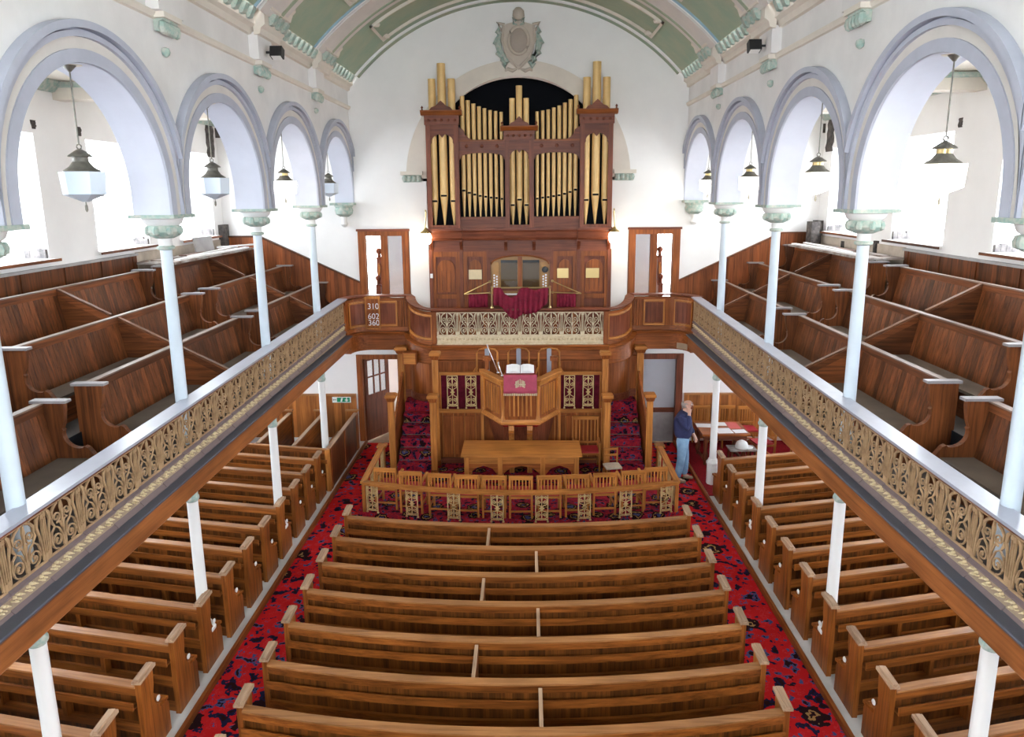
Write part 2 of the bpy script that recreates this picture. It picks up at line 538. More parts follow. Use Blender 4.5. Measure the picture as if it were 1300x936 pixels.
ys = [YR, 2.30]
for c in ARC:
    ys += [c - RI * math.cos(PI * i / 28) for i in range(29)]
ys = sorted(set([round(q, 5) for q in ys + [YE]]))
for sd, nmx in ((-1, 'left'), (1, 'right')):
    mb = MB()
    strips(mb, ys, arcade_iv, XF if sd > 0 else -XB, XB if sd > 0 else -XF, 'yz')
    wall = struct(mb.obj('wall_arcade_' + nmx, 'plaster'), 'pierced arcade wall above the %s gallery' % nmx)
    for ai, c in enumerate(ARC):
        # soffit lining
        pts = arc(c, SPZ, RI - 0.004, 0, 180, 28)
        pts = [(c + RI - 0.004, ZAB)] + pts + [(c - RI + 0.004, ZAB)]
        m2 = MB()
        n = len(pts)
        xa, xb = (XF - 0.01, XB + 0.01) if sd > 0 else (-XB - 0.01, -XF + 0.01)
        m2.add([(xa, p[0], p[1]) for p in pts] + [(xb, p[0], p[1]) for p in pts], [(i, i + 1, n + i + 1, n + i) for i in range(n - 1)])
        m2.obj('arch_soffit', 'paint_soffit', wall, smooth=True)
        # archivolt rings: plain inner ring, cream ring, moulded outer ring
        half = 1.426 - 0.004
        for r0, r1, pr, mt, nam in ((RI, 1.315, 0.035, 'paint_blue', 'archivolt_inner'), (1.315, 1.415, 0.022, 'arch_cream', 'archivolt_band'),
                                    (1.415, 1.465, 0.06, 'paint_blue', 'archivolt_moulding'), (1.465, 1.485, 0.02, 'paint_blue', 'archivolt_groove'), (1.485, RO, 0.10, 'paint_blue', 'archivolt_hood')):
            ring = []
            for r in (r0, r1):
                pp = arc(0, SPZ, r, 0, 180, 36)
                if r < half: pp = [(r, ZAB)] + pp + [(-r, ZAB)]
                else:
                    a = math.degrees(math.acos(half / r)); pp = arc(0, SPZ, r, a, 180 - a, 38)
                ring.append(pp)
            A, B = ring
            # equalise
            def res(pp, k=40):
                ln = [0]
                for p, q in zip(pp, pp[1:]): ln.append(ln[-1] + math.hypot(q[0] - p[0], q[1] - p[1]))
                out = []
                for i in range(k + 1):
                    t = ln[-1] * i / k; j = 0
                    while j < len(ln) - 2 and ln[j + 1] < t: j += 1
                    u = (t - ln[j]) / max(1e-9, ln[j + 1] - ln[j])
                    out.append((pp[j][0] + (pp[j + 1][0] - pp[j][0]) * u, pp[j][1] + (pp[j + 1][1] - pp[j][1]) * u))
                return out
            A, B = res(A), res(B)
            m2 = MB()
            fx = sd * (XF - pr); bx = sd * (XF + 0.02)
            vs, fs = [], []
            lim = YE - 0.002 - c
            AB = [(p, q) for p, q in zip(A, B) if min(p[0], q[0]) < lim]
            for p, q in AB:
                p0, q0 = min(p[0], lim), min(q[0], lim)
                vs += [(bx, c + p0, p[1]), (fx, c + p0, p[1]), (fx, c + q0, q[1]), (bx, c + q0, q[1])]
            for i in range(len(AB) - 1):
                for k in range(4):
                    fs.append((i * 4 + k, i * 4 + (k + 1) % 4, (i + 1) * 4 + (k + 1) % 4, (i + 1) * 4 + k))
            if sd < 0: fs = [f[::-1] for f in fs]
            m2.add(vs, fs)
            m2.obj(nam, mt, wall, smooth=True)
    # string course, frieze blocks, cornice
    def px(d):
        return sd * (XF - d)
    m2 = MB(); m2.prism([(px(0), 7.80), (px(0.035), 7.81), (px(0.055), 7.85), (px(0.055), 7.875), (px(0), 7.885)], YR, YE, 'xz')
    m2.obj('string_course', 'plaster_cream', wall)
    prof = [(0, 8.20), (0.05, 8.21), (0.07, 8.29), (0.13, 8.33), (0.13, 8.50), (0.24, 8.53), (0.28, 8.63), (0.33, 8.68), (0.33, 8.76), (0, 8.76)]
    m2 = MB(); m2.prism([(px(d), z) for d, z in prof], YR, YE, 'xz')
    m2.obj('cornice', 'plaster_cream', wall)
    brk = [11.10, 13.95, 8.25, 5.40, 2.55]
    modil = MB(); modil.prism([(0, 8.35), (0.05, 8.36), (0.11, 8.47), (0.11, 8.50), (0, 8.50)], -0.055, 0.055, 'xz')
    if sd > 0:   # mirror the bracket for the other wall
        modil.v = [(-q[0], q[1], q[2]) for q in modil.v]; modil.f = [f[::-1] for f in modil.f]
    modm = modil.mesh('modillion', 'verdigris')
    y = 6.4
    while y < YE - 0.1:
        nb = min(abs(y - b) for b in brk)
        if nb > 0.48: inst('modillion', modm, wall, (px(0.135), y, 0))
        elif nb < 0.36: inst('modillion', modm, wall, (px(0.275), y, 0))
        y += 0.25
    for b in brk:
        m2 = MB(); m2.prism([(px(d + 0.14), z) for d, z in prof[:-1]] + [(px(0.1), 8.76), (px(0.1), 8.2)], b - 0.42, b + 0.42, 'xz')
        m2.obj('cornice_break', 'plaster_cream', wall)
        m2 = MB(); m2.box(px(0), px(0.14), b - 0.28 - 0.10, b + 0.28 - 0.10, 7.87, 8.24)
        m2.obj('frieze_block', 'plaster', wall)
        bb = b - 0.10
        m2 = MB(); m2.prism([(px(0), 7.69), (px(0.05), 7.68), (px(0.09), 7.72), (px(0.12), 7.79), (px(0.12), 7.81), (px(0), 7.81)], bb - 0.15, bb + 0.15, 'xz')
        for k in range(5):
            m2.lathe([(0.0, 7.645), (0.035, 7.665), (0.05, 7.71), (0.04, 7.77), (0.0, 7.80)], (px(0.10), bb - 0.15 + k * 0.075, 0), 7)
        m2.obj('leaf_corbel', 'verdigris', wall, smooth=True)
        m2 = MB(); m2.box(px(0), px(0.15), bb - 0.20, bb + 0.20, 7.81, 7.87); m2.obj('corbel_cap', 'plaster_cream', wall)
        m2 = MB(); m2.lathe([(0.012, 7.44), (0.04, 7.465), (0.05, 7.495), (0.04, 7.53), (0.0, 7.545)], (px(0.03), bb, 0), 10)
        m2.obj('corbel_drop', 'verdigris', wall, smooth=True)
    # end respond on the end wall
    m2 = MB(); m2.box(sd * (XC - 0.27), sd * (XC + 0.27), YE - 0.27, YE, 5.70, 5.752); m2.obj('respond_abacus', 'verdigris', wall)
    m2 = MB(); m2.lathe([(0.02, 5.20), (0.06, 5.22), (0.085, 5.27), (0.06, 5.33), (0.06, 5.36), (0.075, 5.46)], (sd * XC, YE - 0.09, 0), 14); m2.obj('respond_drop', 'white_gloss', wall, smooth=True)
    m2 = MB(); m2.lathe([(0.10, 5.44), (0.19, 5.50), (0.21, 5.58), (0.19, 5.64), (0.22, 5.70)], (sd * XC, YE - 0.06, 0), 14); m2.obj('respond_capital', 'verdigris', wall, smooth=True)

# ---- end wall
DG = (2.56, 3.70, 5.12)       # gallery doors: inner x, outer x, head
DL = (2.86, 3.84, 2.15)       # floor doors
OA_R, OA_Z = 2.20, 6.28       # organ arch


def end_iv(x):
    ax = abs(x)
    if ax <= 3.85:
        top = VZC + math.sqrt(VR * VR - min(ax, 3.55) ** 2) + 0.02 if ax < 3.55 else 8.85
    else: top = 8.85 if ax < XB else 7.7
    if ax < OA_R:
        return [(AISLE, 2.4), (OA_Z + math.sqrt(OA_R ** 2 - ax ** 2), top)]
    if DG[0] < ax < DL[0]: return [(AISLE, 2.9), (DG[2], top)]
    if DL[0] < ax < DG[1]: return [(DL[2], 2.9), (DG[2], top)]
    if DG[1] < ax < DL[1]: return [(DL[2], top)]
    return [(AISLE, top)]


xs = [0.0] + [OA_R * math.sin(PI / 2 * i / 24) for i in range(1, 25)] + [DG[0], DL[0], DG[1], DL[1], 3.85, XB, 7.3] + [2.3 + 0.1 * i for i in range(13)]
xs = sorted(set(round(q, 5) for q in xs)); xs = [-q for q in xs[::-1] if q > 0] + xs
mb = MB(); strips(mb, xs, end_iv, YE, YE + 0.25, 'xz')
wall_end = struct(mb.obj('wall_end', 'plaster_white'), 'white end wall behind the organ')
# organ recess
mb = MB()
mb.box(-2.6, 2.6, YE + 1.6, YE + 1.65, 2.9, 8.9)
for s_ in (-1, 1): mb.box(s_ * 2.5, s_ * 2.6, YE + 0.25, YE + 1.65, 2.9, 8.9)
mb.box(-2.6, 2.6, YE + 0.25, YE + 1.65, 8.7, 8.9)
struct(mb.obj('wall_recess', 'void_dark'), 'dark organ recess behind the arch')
mb = MB()
A = arc(0, OA_Z, 2.08, 0, 180, 48, 2.21); B = arc(0, OA_Z, 2.54, 0, 180, 48)
vs, fs = [], []
for p, q in zip(A, B):
    vs += [(p[0], YE + 0.02, p[1]), (p[0], YE - 0.05, p[1]), (q[0], YE - 0.05, q[1]), (q[0], YE + 0.02, q[1])]
for i in range(48):
    for k in range(4): fs.append((i * 4 + k, (i + 1) * 4 + k, (i + 1) * 4 + (k + 1) % 4, i * 4 + (k + 1) % 4))
mb.add(vs, fs); mb.obj('organ_archivolt', 'plaster_cream', wall_end, smooth=True)
mb = MB()
A = arc(0, OA_Z, 2.54, 0, 180, 48); B = arc(0, OA_Z, 2.60, 0, 180, 48)
vs, fs = [], []
for p, q in zip(A, B):
    vs += [(p[0], YE + 0.02, p[1]), (p[0], YE - 0.075, p[1]), (q[0], YE - 0.055, q[1]), (q[0], YE + 0.02, q[1])]
mb.add(vs, fs); mb.obj('organ_arch_hood', 'plaster_cream', wall_end, smooth=True)
for s_ in (-1, 1):
    m2 = MB(); m2.box(s_ * 2.085, s_ * 2.52, YE - 0.06, YE + 0.01, 2.75, 6.22); m2.obj('arch_pilaster', 'plaster_white', wall_end)
    m2 = MB(); m2.box(s_ * 2.16, s_ * 2.66, YE - 0.14, YE, 6.36, 6.44); m2.obj('pilaster_abacus', 'plaster_cream', wall_end)
    m2 = MB()
    for k in range(4): m2.lathe([(0.0, 6.20), (0.05, 6.22), (0.07, 6.28), (0.055, 6.34), (0.0, 6.365)], (s_ * (2.25 + 0.105 * k), YE - 0.07, 0), 8)
    m2.box(s_ * 2.19, s_ * 2.6, YE - 0.09, YE, 6.20, 6.36)
    m2.obj('pilaster_capital', 'verdigris', wall_end, smooth=True)
# cartouche
ct = MB()
shield = [(0, 8.60), (0.10, 8.68), (0.26, 8.82), (0.34, 9.05), (0.36, 9.35), (0.33, 9.52), (0.20, 9.56), (0, 9.60)]
shield = shield + [(-x, z) for x, z in shield[-2:0:-1]]
ct.prism([(x + 0.03, z) for x, z in shield], YE - 0.10, YE + 0.01, 'xz')
cart = ct.obj('cartouche', 'cartouche_stone', wall_end)
m2 = MB()
ell = [(0.03 + 0.22 * math.cos(2 * PI * i / 28), 9.20 + 0.28 * math.sin(2 * PI * i / 28)) for i in range(29)]
m2.tube([(x, YE - 0.115, z) for x, z in ell], 0.034, 8); m2.obj('oval_moulding', 'cartouche_stone', cart, smooth=True)
m2 = MB(); m2.lathe([(0.0, -0.05), (0.1, -0.045), (0.16, -0.03), (0.19, 0.0)], (0, 0, 0), 24, 'y')
o = m2.obj('oval_boss', 'cartouche_shade', cart, (0.03, YE - 0.10, 9.20), smooth=True); o.scale = (1.1, 1, 1.4)
m2 = MB(); m2.lathe([(0.0, 9.62), (0.09, 9.64), (0.13, 9.72), (0.12, 9.82), (0.06, 9.88), (0, 9.89)], (0.03, YE - 0.05, 0), 12); m2.obj('finial', 'cartouche_stone', cart, smooth=True)
for s_ in (-1, 1):
    X0 = 0.03
    m2 = MB(); m2.tube([(X0 + s_ * 0.05, YE - 0.09, 9.60), (X0 + s_ * 0.12, YE - 0.1, 9.66), (X0 + s_ * 0.11, YE - 0.09, 9.55), (X0 + s_ * 0.03, YE - 0.1, 9.52)], [0.03, 0.035, 0.03, 0.02], 7); m2.obj('leaf_scroll', 'verdigris', cart, smooth=True)
    m2 = MB(); m2.tube([(X0 + s_ * 0.30, YE - 0.06, 9.54), (X0 + s_ * 0.45, YE - 0.07, 9.56), (X0 + s_ * 0.40, YE - 0.07, 9.44), (X0 + s_ * 0.33, YE - 0.06, 9.40)], [0.03, 0.05, 0.04, 0.02], 7); m2.obj('ear_scroll', 'cartouche_stone', cart, smooth=True)
    m2 = MB(); m2.tube([(X0 + s_ * 0.40, YE - 0.06, 9.34), (X0 + s_ * 0.46, YE - 0.08, 9.20), (X0 + s_ * 0.42, YE - 0.08, 9.02), (X0 + s_ * 0.32, YE - 0.08, 8.88), (X0 + s_ * 0.24, YE - 0.08, 8.76), (X0 + s_ * 0.30, YE - 0.08, 8.66), (X0 + s_ * 0.36, YE - 0.08, 8.74)], [0.055, 0.08, 0.065, 0.05, 0.045, 0.05, 0.025], 7); m2.obj('leaf_spray', 'verdigris', cart, smooth=True)
    for lx, lz, lr in ((0.45, 9.38, 0.06), (0.50, 9.16, 0.07), (0.45, 8.94, 0.06), (0.36, 8.80, 0.05)):
        m2 = MB(); m2.tube([(X0 + s_ * (lx - 0.08), YE - 0.08, lz - 0.10), (X0 + s_ * lx, YE - 0.10, lz), (X0 + s_ * (lx - 0.03), YE - 0.09, lz + 0.12)], [0.02, lr, 0.008], 7); m2.obj('leaf', 'verdigris', cart, smooth=True)
    m2 = MB(); m2.tube([(X0 + s_ * 0.33, YE - 0.10, 9.50), (X0 + s_ * 0.36, YE - 0.12, 9.2), (X0 + s_ * 0.24, YE - 0.12, 8.86), (X0 + s_ * 0.03, YE - 0.11, 8.66)], 0.028, 7); m2.obj('shield_rim', 'cartouche_stone', cart, smooth=True)
    m2 = MB(); m2.tube([(X0 + s_ * 0.04, YE - 0.06, 8.62), (X0 + s_ * 0.14, YE - 0.08, 8.58), (X0 + s_ * 0.24, YE - 0.07, 8.62), (X0 + s_ * 0.30, YE - 0.05, 8.58)], [0.02, 0.045, 0.04, 0.02], 7); m2.obj('foot_scroll', 'cartouche_stone', cart, smooth=True)

# ---- vault
TH = math.asin(3.55 / VR)


def vp(th, y, off=0.0):
    return ((VR - off) * math.sin(th), y, VZC + (VR - off) * math.cos(th))


def vstrip(t0, t1, y0, y1, off, n=40, thick=0.0):
    m = MB(); vs, fs = [], []
    for i in range(n + 1):
        th = t0 + (t1 - t0) * i / n
        vs += [vp(th, y0, off), vp(th, y1, off), vp(th, y1, off - thick), vp(th, y0, off - thick)]
    for i in range(n):
        if thick:
            for k in range(4): fs.append((i * 4 + k, (i + 1) * 4 + k, (i + 1) * 4 + (k + 1) % 4, i * 4 + (k + 1) % 4))
        else: fs.append((i * 4, i * 4 + 4, i * 4 + 5, i * 4 + 1))
    if thick: fs += [(0, 1, 2, 3), (n * 4 + 3, n * 4 + 2, n * 4 + 1, n * 4)]
    return m.add(vs, fs)


vault = struct(vstrip(-TH, TH, YR, YE + 0.05, 0.0, 48).obj('ceiling', 'vault_green', smooth=True), 'pale green barrel vault')
for yc in (2.35, 5.2, 8.05, 10.9, 13.70):
    vstrip(-TH, TH, yc - 0.45, yc + 0.45, 0.06, 48, 0.07).obj('rib', 'arch_cream', vault, smooth=True)
    vstrip(-TH, TH, yc + 0.18, yc + 0.28, 0.07, 48, 0.03).obj('rib_inlay', 'vault_green', vault, smooth=True)
    vstrip(-TH, TH, yc - 0.56, yc - 0.47, 0.03, 48, 0.04).obj('rib_fillet', 'rail_blue', vault, smooth=True)
    vstrip(-TH, TH, yc - 0.53, yc - 0.50, 0.04, 48, 0.02).obj('rib_bead', 'plaster_white', vault, smooth=True)
vstrip(-TH, TH, 16.30, YE, 0.04, 48, 0.05).obj('wall_rib', 'vault_green', vault, smooth=True)
vstrip(-TH, TH, 16.20, 16.28, 0.04, 48, 0.05).obj('wall_bead', 'plaster_white', vault, smooth=True)
for y0, y1 in ((14.55, 15.80), (11.60, 12.90), (8.75, 10.05), (5.9, 7.2)):
    for t0, t1 in ((math.radians(12), math.radians(36)), (math.radians(-36), math.radians(-12)), (math.radians(-9), math.radians(9))):
        fr = vstrip(t0, t1, y0, y0 + 0.05, 0.05, 12, 0.06)
        for q in (vstrip(t0, t1, y1 - 0.05, y1, 0.05, 12, 0.06), vstrip(t0, t0 + 0.011, y0, y1, 0.05, 1, 0.06), vstrip(t1 - 0.011, t1, y0, y1, 0.05, 1, 0.06)):
            fr.add(q.v, q.f)
        fr.obj('panel_frame', 'plaster_cream', vault)
        for th in (t0, t1):
            for yy in (y0, y1):
                m2 = MB(); m2.lathe([(0.0, -0.05), (0.07, -0.035), (0.09, 0.0), (0.07, 0.035), (0.0, 0.05)], vp(th * 0.96, yy + (0.1 if yy == y0 else -0.1), 0.02), 8)
                m2.obj('rosette', 'plaster_cream', vault, smooth=True)

# ---- outer walls with windows, galleries' ceilings and beams
WC = [3.80, 6.66, 9.51, 12.37, 15.20]


def outer_iv(y):
    for c in WC:
        if abs(y - c) < WHW: return [(AISLE, 1.30), (2.32, WZ0), (WZ1, 7.75)]
    return [(AISLE, 7.75)]


oy = sorted([YR, YE + 0.25] + [c - WHW for c in WC] + [c + WHW for c in WC])
wn = 0
for sd, nmx in ((-1, 'left'), (1, 'right')):
    mb = MB(); strips(mb, oy, outer_iv, sd * XW if sd > 0 else -XW - 0.62, XW + 0.62 if sd > 0 else -XW, 'yz')
    wo = struct(mb.obj('wall_' + nmx, 'plaster_white'), 'outer %s wall with tall windows' % nmx)
    for c in WC:
        for z0, z1, bars in ((WZ0, WZ1, 3), (1.30, 2.32, 1)):  # low unseen windows are added to light the pews under the gallery
            wn += 1
            W = struct(bpy.data.objects.new('window_%d' % wn, None)); col.objects.link(W); W.location = (sd * (XW + 0.52), c, z0)
            h = z1 - z0
            m2 = MB(); m2.box(-0.03, 0.03, -WHW, -WHW + 0.07, 0, h); m2.box(-0.03, 0.03, WHW - 0.07, WHW, 0, h)
            m2.box(-0.03, 0.03, -WHW + 0.07, WHW - 0.07, 0, 0.06); m2.box(-0.03, 0.03, -WHW + 0.07, WHW - 0.07, h - 0.07, h)
            m2.obj('window_frame', 'white_gloss', W)
            m2 = MB(); m2.box(-0.025, 0.025, -0.025, 0.025, 0.06, h - 0.07); m2.obj('mullion', 'white_gloss', W)
            for b in range(bars):
                zz = h * (b + 1) / (bars + 1)
                m2 = MB(); m2.box(-0.015, 0.015, -WHW + 0.07, WHW - 0.07, zz - 0.012, zz + 0.012); m2.obj('glazing_bar', 'white_gloss', W)
            m2 = MB(); m2.box(-0.004, 0.004, -WHW + 0.06, WHW - 0.06, 0.05, h - 0.06); m2.obj('pane', 'pane_clear', W)
            if bars == 3:
                m2 = MB(); m2.box(sd * (XW - 0.10), sd * (XW + 0.50), c - WHW, c + WHW, WZ0 - 0.05, WZ0 - 0.004)
                m2.obj('sill', 'worn_white', wo)
                m2 = MB(); m2.box(sd * (XW - 0.115), sd * (XW - 0.10), c - WHW - 0.10, c + WHW + 0.10, WZ0 - 0.05, WZ0 - 0.01)
                m2.obj('sill_edge', 'pewg_y', wo)
                for e in (1,):
                    for k in range(4):
                        m2 = MB(); hh = 0.10 + 0.05 * random.random()
                        m2.box(sd * (XW + 0.02 + 0.08 * k), sd * (XW + 0.095 + 0.08 * k), c + WHW - 0.05, c + WHW + 0.01, WZ0, WZ0 + hh)
                        m2.obj('bared_brick', 'brick_grey', wo)
            portal('daylight', (sd * (XW + 0.63), c, (z0 + z1) / 2), (0, sd * PI / 2, 0), h, 2 * WHW)
    # bared patches of masonry
    for yy, z0, z1, wd in ((16.18, 6.78, 7.46, 0.34), (10.36, 6.90, 7.02, 0.09), (11.42, 6.88, 7.02, 0.09)):
        m2 = MB()
        zs = [z0 + (z1 - z0) * i / 7 for i in range(8)]
        left = [(yy - wd / 2 + random.uniform(-.03, .03) * wd / .2, z) for z in zs]; right = [(yy + wd / 2 + random.uniform(-.03, .03) * wd / .2, z) for z in zs[::-1]]
        m2.prism(left + right, sd * (XW - 0.012), sd * XW, 'yz'); m2.obj('bared_masonry', 'charred', wo)
    m2 = MB(); m2.box(sd * (XW - 0.6), sd * XW, YE - 0.02, YE, 7.22, 7.44) if sd < 0 else m2.box(sd * (XW - 0.05), sd * XW, YE - 0.02, YE, 7.2, 7.4)
    m2.obj('bared_masonry', 'charred', wo)
    # wainscot on the outer wall
    m2 = MB(); m2.box(sd * (XW - 0.04), sd * XW, YR, 12.60, 3.9, 4.90); m2.obj('wainscot', 'wainscot_y', wo)
    m2 = MB(); m2.box(sd * (XW - 0.065), sd * XW, YR, 12.62, 4.90, 4.94); m2.obj('wainscot_cap', 'stone_grey', wo)
    y = 2.0
    while y < 12.5:
        m2 = MB(); m2.box(sd * (XW - 0.055), sd * (XW - 0.03), y, y + 0.09, 3.9, 4.9); m2.obj('wainscot_stile', 'pewg_z', wo); y += 0.95
    m2 = MB(); m2.box(sd * (XW - 0.03), sd * XW, 12.62, YE, 3.9, 4.95); m2.obj('stripped_plaster', 'raw_plaster', wo)
    for yy, hh in ((13.6, 0.5), (15.0, 0.4)):
        m2 = MB(); m2.box(sd * (XW - 0.06), sd * XW, yy, yy + 0.1, 4.2, 4.2 + hh + 0.3); m2.obj('bared_stud', 'charred', wo)
    m2 = MB(); m2.box(sd * (XW - 0.05), sd * XW, YR, YE, 0.0, 1.12); m2.obj('wainscot_low', 'wainscot_y', wo)
    m2 = MB(); m2.box(sd * (XW - 0.12), sd * XW, YE - 0.30, YE, 4.45, 5.28); m2.obj('charred_corner', 'charred', wo)
    # gallery ceiling
    m2 = MB(); m2.box(sd * XB, sd * (XW + 0.62), YR, YE + 0.2, 7.62, 7.74)
    gc = struct(m2.obj('ceiling_gallery_' + nmx, 'plaster_cream'), 'flat ceiling over the %s gallery' % nmx)
    for k in (2.458,) + tuple(KY[:4]):
        m2 = MB(); m2.box(sd * XB, sd * XW, k - 0.14, k + 0.14, 7.36, 7.62); m2.obj('ceiling_beam', 'plaster_cream', gc)
        for q in (-1, 1):
            m2 = MB(); m2.box(sd * XB, sd * XW, k + q * 0.14, k + q * 0.20, 7.53, 7.60); m2.obj('cove_strip', 'verdigris', gc)
    m2 = MB(); m2.prism([(sd * XW, 7.46), (sd * (XW - 0.05), 7.47), (sd * (XW - 0.16), 7.60), (sd * (XW - 0.16), 7.62), (sd * XW, 7.62)], YR, YE, 'xz'); m2.obj('cove_cornice', 'verdigris', gc)
    # sloping wainscot on the end wall above the gallery pews, and wainscot below
    m2 = MB(); m2.prism([(sd * 3.72, 2.7), (sd * 6.10, 3.0), (sd * XW, 3.0), (sd * XW, 4.98), (sd * 6.02, 4.98), (sd * 3.72, 3.90)], YE - 0.05, YE - 0.005, 'xz'); m2.obj('wainscot', 'wainscot_x', wall_end)
    m2 = MB(); m2.prism([(sd * XW, 4.98), (sd * 6.02, 4.98), (sd * 3.72, 3.90), (sd * 3.72, 3.935), (sd * 6.02, 5.02), (sd * XW, 5.02)], YE - 0.085, YE, 'xz'); m2.obj('wainscot_cap', 'pewg_x', wall_end)
    m2 = MB(); m2.box(sd * 3.96, sd * XW, YE - 0.05, YE - 0.005, 0.0, 1.16); m2.obj('wainscot_low', 'wainscot_low', wall_end)
    m2 = MB(); m2.box(sd * 3.96, sd * XW, YE - 0.075, YE, 1.16, 1.20); m2.obj('wainscot_cap', 'worn_edge_x', wall_end)
    m2 = MB(); m2.box(sd * 3.96, sd * XW, YE - 0.07, YE, 0.0, 0.10); m2.obj('skirting', 'worn_white', wall_end)

# ---- rear wall behind the camera with its big gallery windows
def rear_iv(x):
    ax = abs(x)
    top = 10.1 if ax < 3.85 else 7.75
    if 0.25 < ax < 3.1: return [(AISLE, 4.7), (8.0, top)]
    return [(AISLE, top)]


mb = MB(); strips(mb, [-7.3, -3.85, -3.1, -0.25, 0.25, 3.1, 3.85, 7.3], rear_iv, YR - 0.3, YR, 'xz')
struct(mb.obj('wall_rear', 'plaster_white'), 'rear wall with two large windows')
for s_ in (-1, 1):
    wn += 1
    W = struct(bpy.data.objects.new('window_%d' % wn, None)); col.objects.link(W); W.location = (s_ * 1.675, YR - 0.2, 4.7)
    m2 = MB(); m2.box(-1.42, -1.35, -0.03, 0.03, 0, 3.3); m2.box(1.35, 1.42, -0.03, 0.03, 0, 3.3); m2.box(-1.35, 1.35, -0.03, 0.03, 0, 0.07); m2.box(-1.35, 1.35, -0.03, 0.03, 3.23, 3.3); m2.obj('window_frame', 'white_gloss', W)
    m2 = MB(); m2.box(-0.03, 0.03, -0.03, 0.03, 0.07, 3.23); m2.obj('mullion', 'white_gloss', W)
    m2 = MB(); m2.box(-1.36, 1.36, -0.004, 0.004, 0.05, 3.25); m2.obj('pane', 'pane_clear', W)
    portal('daylight', (s_ * 1.675, YR - 0.32, 6.35), (PI / 2, 0, 0), 2.85, 3.3)

# ---- lobbies behind the end wall doors
for sd, nmx in ((-1, 'left'), (1, 'right')):
    mb = MB()
    a, b = (2.45, 4.6)
    mb.box(sd * 2.30, sd * 2.42, YE + 0.26, 19.3, 2.9, 5.6)
    mb.box(sd * 4.9, sd * 5.0, YE + 0.26, 19.3, 2.45, 5.6)
    mb.box(sd * 2.3, sd * 3.64, 19.2, 19.3, 2.9, 5.6)
    mb.box(sd * 4.6, sd * 4.9, 19.2, 19.3, 2.9, 5.6)
    mb.box(sd * 2.3, sd * 5.0, 19.2, 19.3, 5.2, 5.6); mb.box(sd * 2.3, sd * 5.0, 19.2, 19.3, 2.5, 3.0)
    mb.box(sd * 2.3, sd * 5.0, YE + 0.2, 19.3, 5.6, 5.7)
    struct(mb.obj('wall_lobby_' + nmx, 'plaster_white'), 'white stair lobby beyond the %s gallery door' % nmx)
    mb = MB(); mb.box(sd * 2.3, sd * 5.0, YE + 0.0, 19.3, 2.45, 2.62); struct(mb.obj('floor', 'light_x'), 'boarded lobby floor beyond the %s gallery door' % nmx)
    mb = MB(); mb.box(sd * 4.9, sd * 5.0, YE + 0.26, 17.75, AISLE, 2.45); mb.box(sd * 2.3, sd * 5.0, 18.3, 18.4, AISLE, 2.5); mb.box(sd * 2.3, sd * 2.4, YE + 0.26, 18.3, AISLE, 2.5)
    struct(mb.obj('wall_passage_' + nmx, 'plaster_white'), 'pale passage wall beyond the %s floor door' % nmx)
    portal('daylight', (sd * 4.12, 19.32, 4.1), (-PI / 2, 0, 0), 0.96, 2.2)
# ================================================================== GALLERIES
ROWX = [4.75, 5.55, 6.35]
ROWF = [2.98, 3.38, 3.78]       # tier floors


def rail_z(y):
    return 3.55 + 0.020 * (y - 8.2)


def ledge_z(y):
    return 2.775 + 0.009 * (y - 5.0)


for sd, nmx in ((-1, 'left'), (1, 'right')):
    mb = MB()
    mb.prism([(sd * q[0], q[1]) for q in ((3.86, 2.52), (3.86, 2.98), (4.80, 2.98), (4.80, 3.38), (5.60, 3.38), (5.60, 3.78), (6.40, 3.78), (6.40, 4.10), (XW, 4.10), (XW, 2.52))], YR, YE - 0.005, 'xz')
    gfl = struct(mb.obj('floor', 'gallery_floor'), 'stepped gallery floor on the %s side' % nmx)
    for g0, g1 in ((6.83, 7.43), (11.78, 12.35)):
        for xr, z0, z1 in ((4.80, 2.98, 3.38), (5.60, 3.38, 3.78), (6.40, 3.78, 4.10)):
            m2 = MB(); m2.box(sd * (xr - 0.012), sd * xr, g0, g1, z0, z1); m2.obj('riser_shade', 'void_dark', gfl)  # near-black sheets paint the darkness of the aisle gaps onto the risers
    mb = MB(); mb.box(sd * 3.86, sd * XW, YR, YE - 0.005, 2.49, 2.52)
    struct(mb.obj('ceiling_under_' + nmx, 'plaster_white'), 'white boarded underside of the %s gallery' % nmx)
mb = MB(); mb.prism([(-3.86, YE), (-3.86, 15.40), (-3.4, 15.90), (-2.52, 15.90), (-1.93, 15.48), (1.99, 15.48), (2.58, 15.90), (3.4, 15.90), (3.86, 15.40), (3.86, YE)], 2.47, 2.60, 'xy')
struct(mb.obj('floor', 'board_floor'), 'choir gallery floor in front of the organ')

# ---- the gallery front: one long sweep, fret castings between its mouldings
def half_path(s):
    """corner from the side front to the centre front: (x, y, rail z, ledge z)"""
    P = []
    for i in range(9):
        a = PI - (PI / 2) * i / 8
        P.append((-3.36 + 0.48 * math.cos(a), 15.36 + 0.50 * math.sin(a)))
    for x in (-3.2, -2.9, -2.6): P.append((x, 15.86))
    P.append((-2.505, 15.86))
    for i in range(1, 11):
        a = PI / 2 * i / 10
        P.append((-1.955 - 0.55 * math.cos(a), 15.86 - 0.44 * math.sin(a)))
    out = []
    for x, y in P:
        if x <= -2.5: zr, zl = 3.70, 2.875
        else:
            t = (15.86 - y) / 0.44
            zr, zl = 3.70 - 0.255 * t, 2.875 - 0.235 * t
        if x < -3.36: t2 = (x + 3.84) / 0.48; zr, zl = rail_z(15.36) + (3.70 - rail_z(15.36)) * t2, ledge_z(15.36) + (2.875 - ledge_z(15.36)) * t2
        out.append((x, y, zr, zl))
    out = [(x + 0.03 * (1 if x > -2.5 else 0), y, a, b) for x, y, a, b in out]
    if s > 0: out = [(-x + 0.06, y, a, b) for x, y, a, b in out][::-1]
    return out


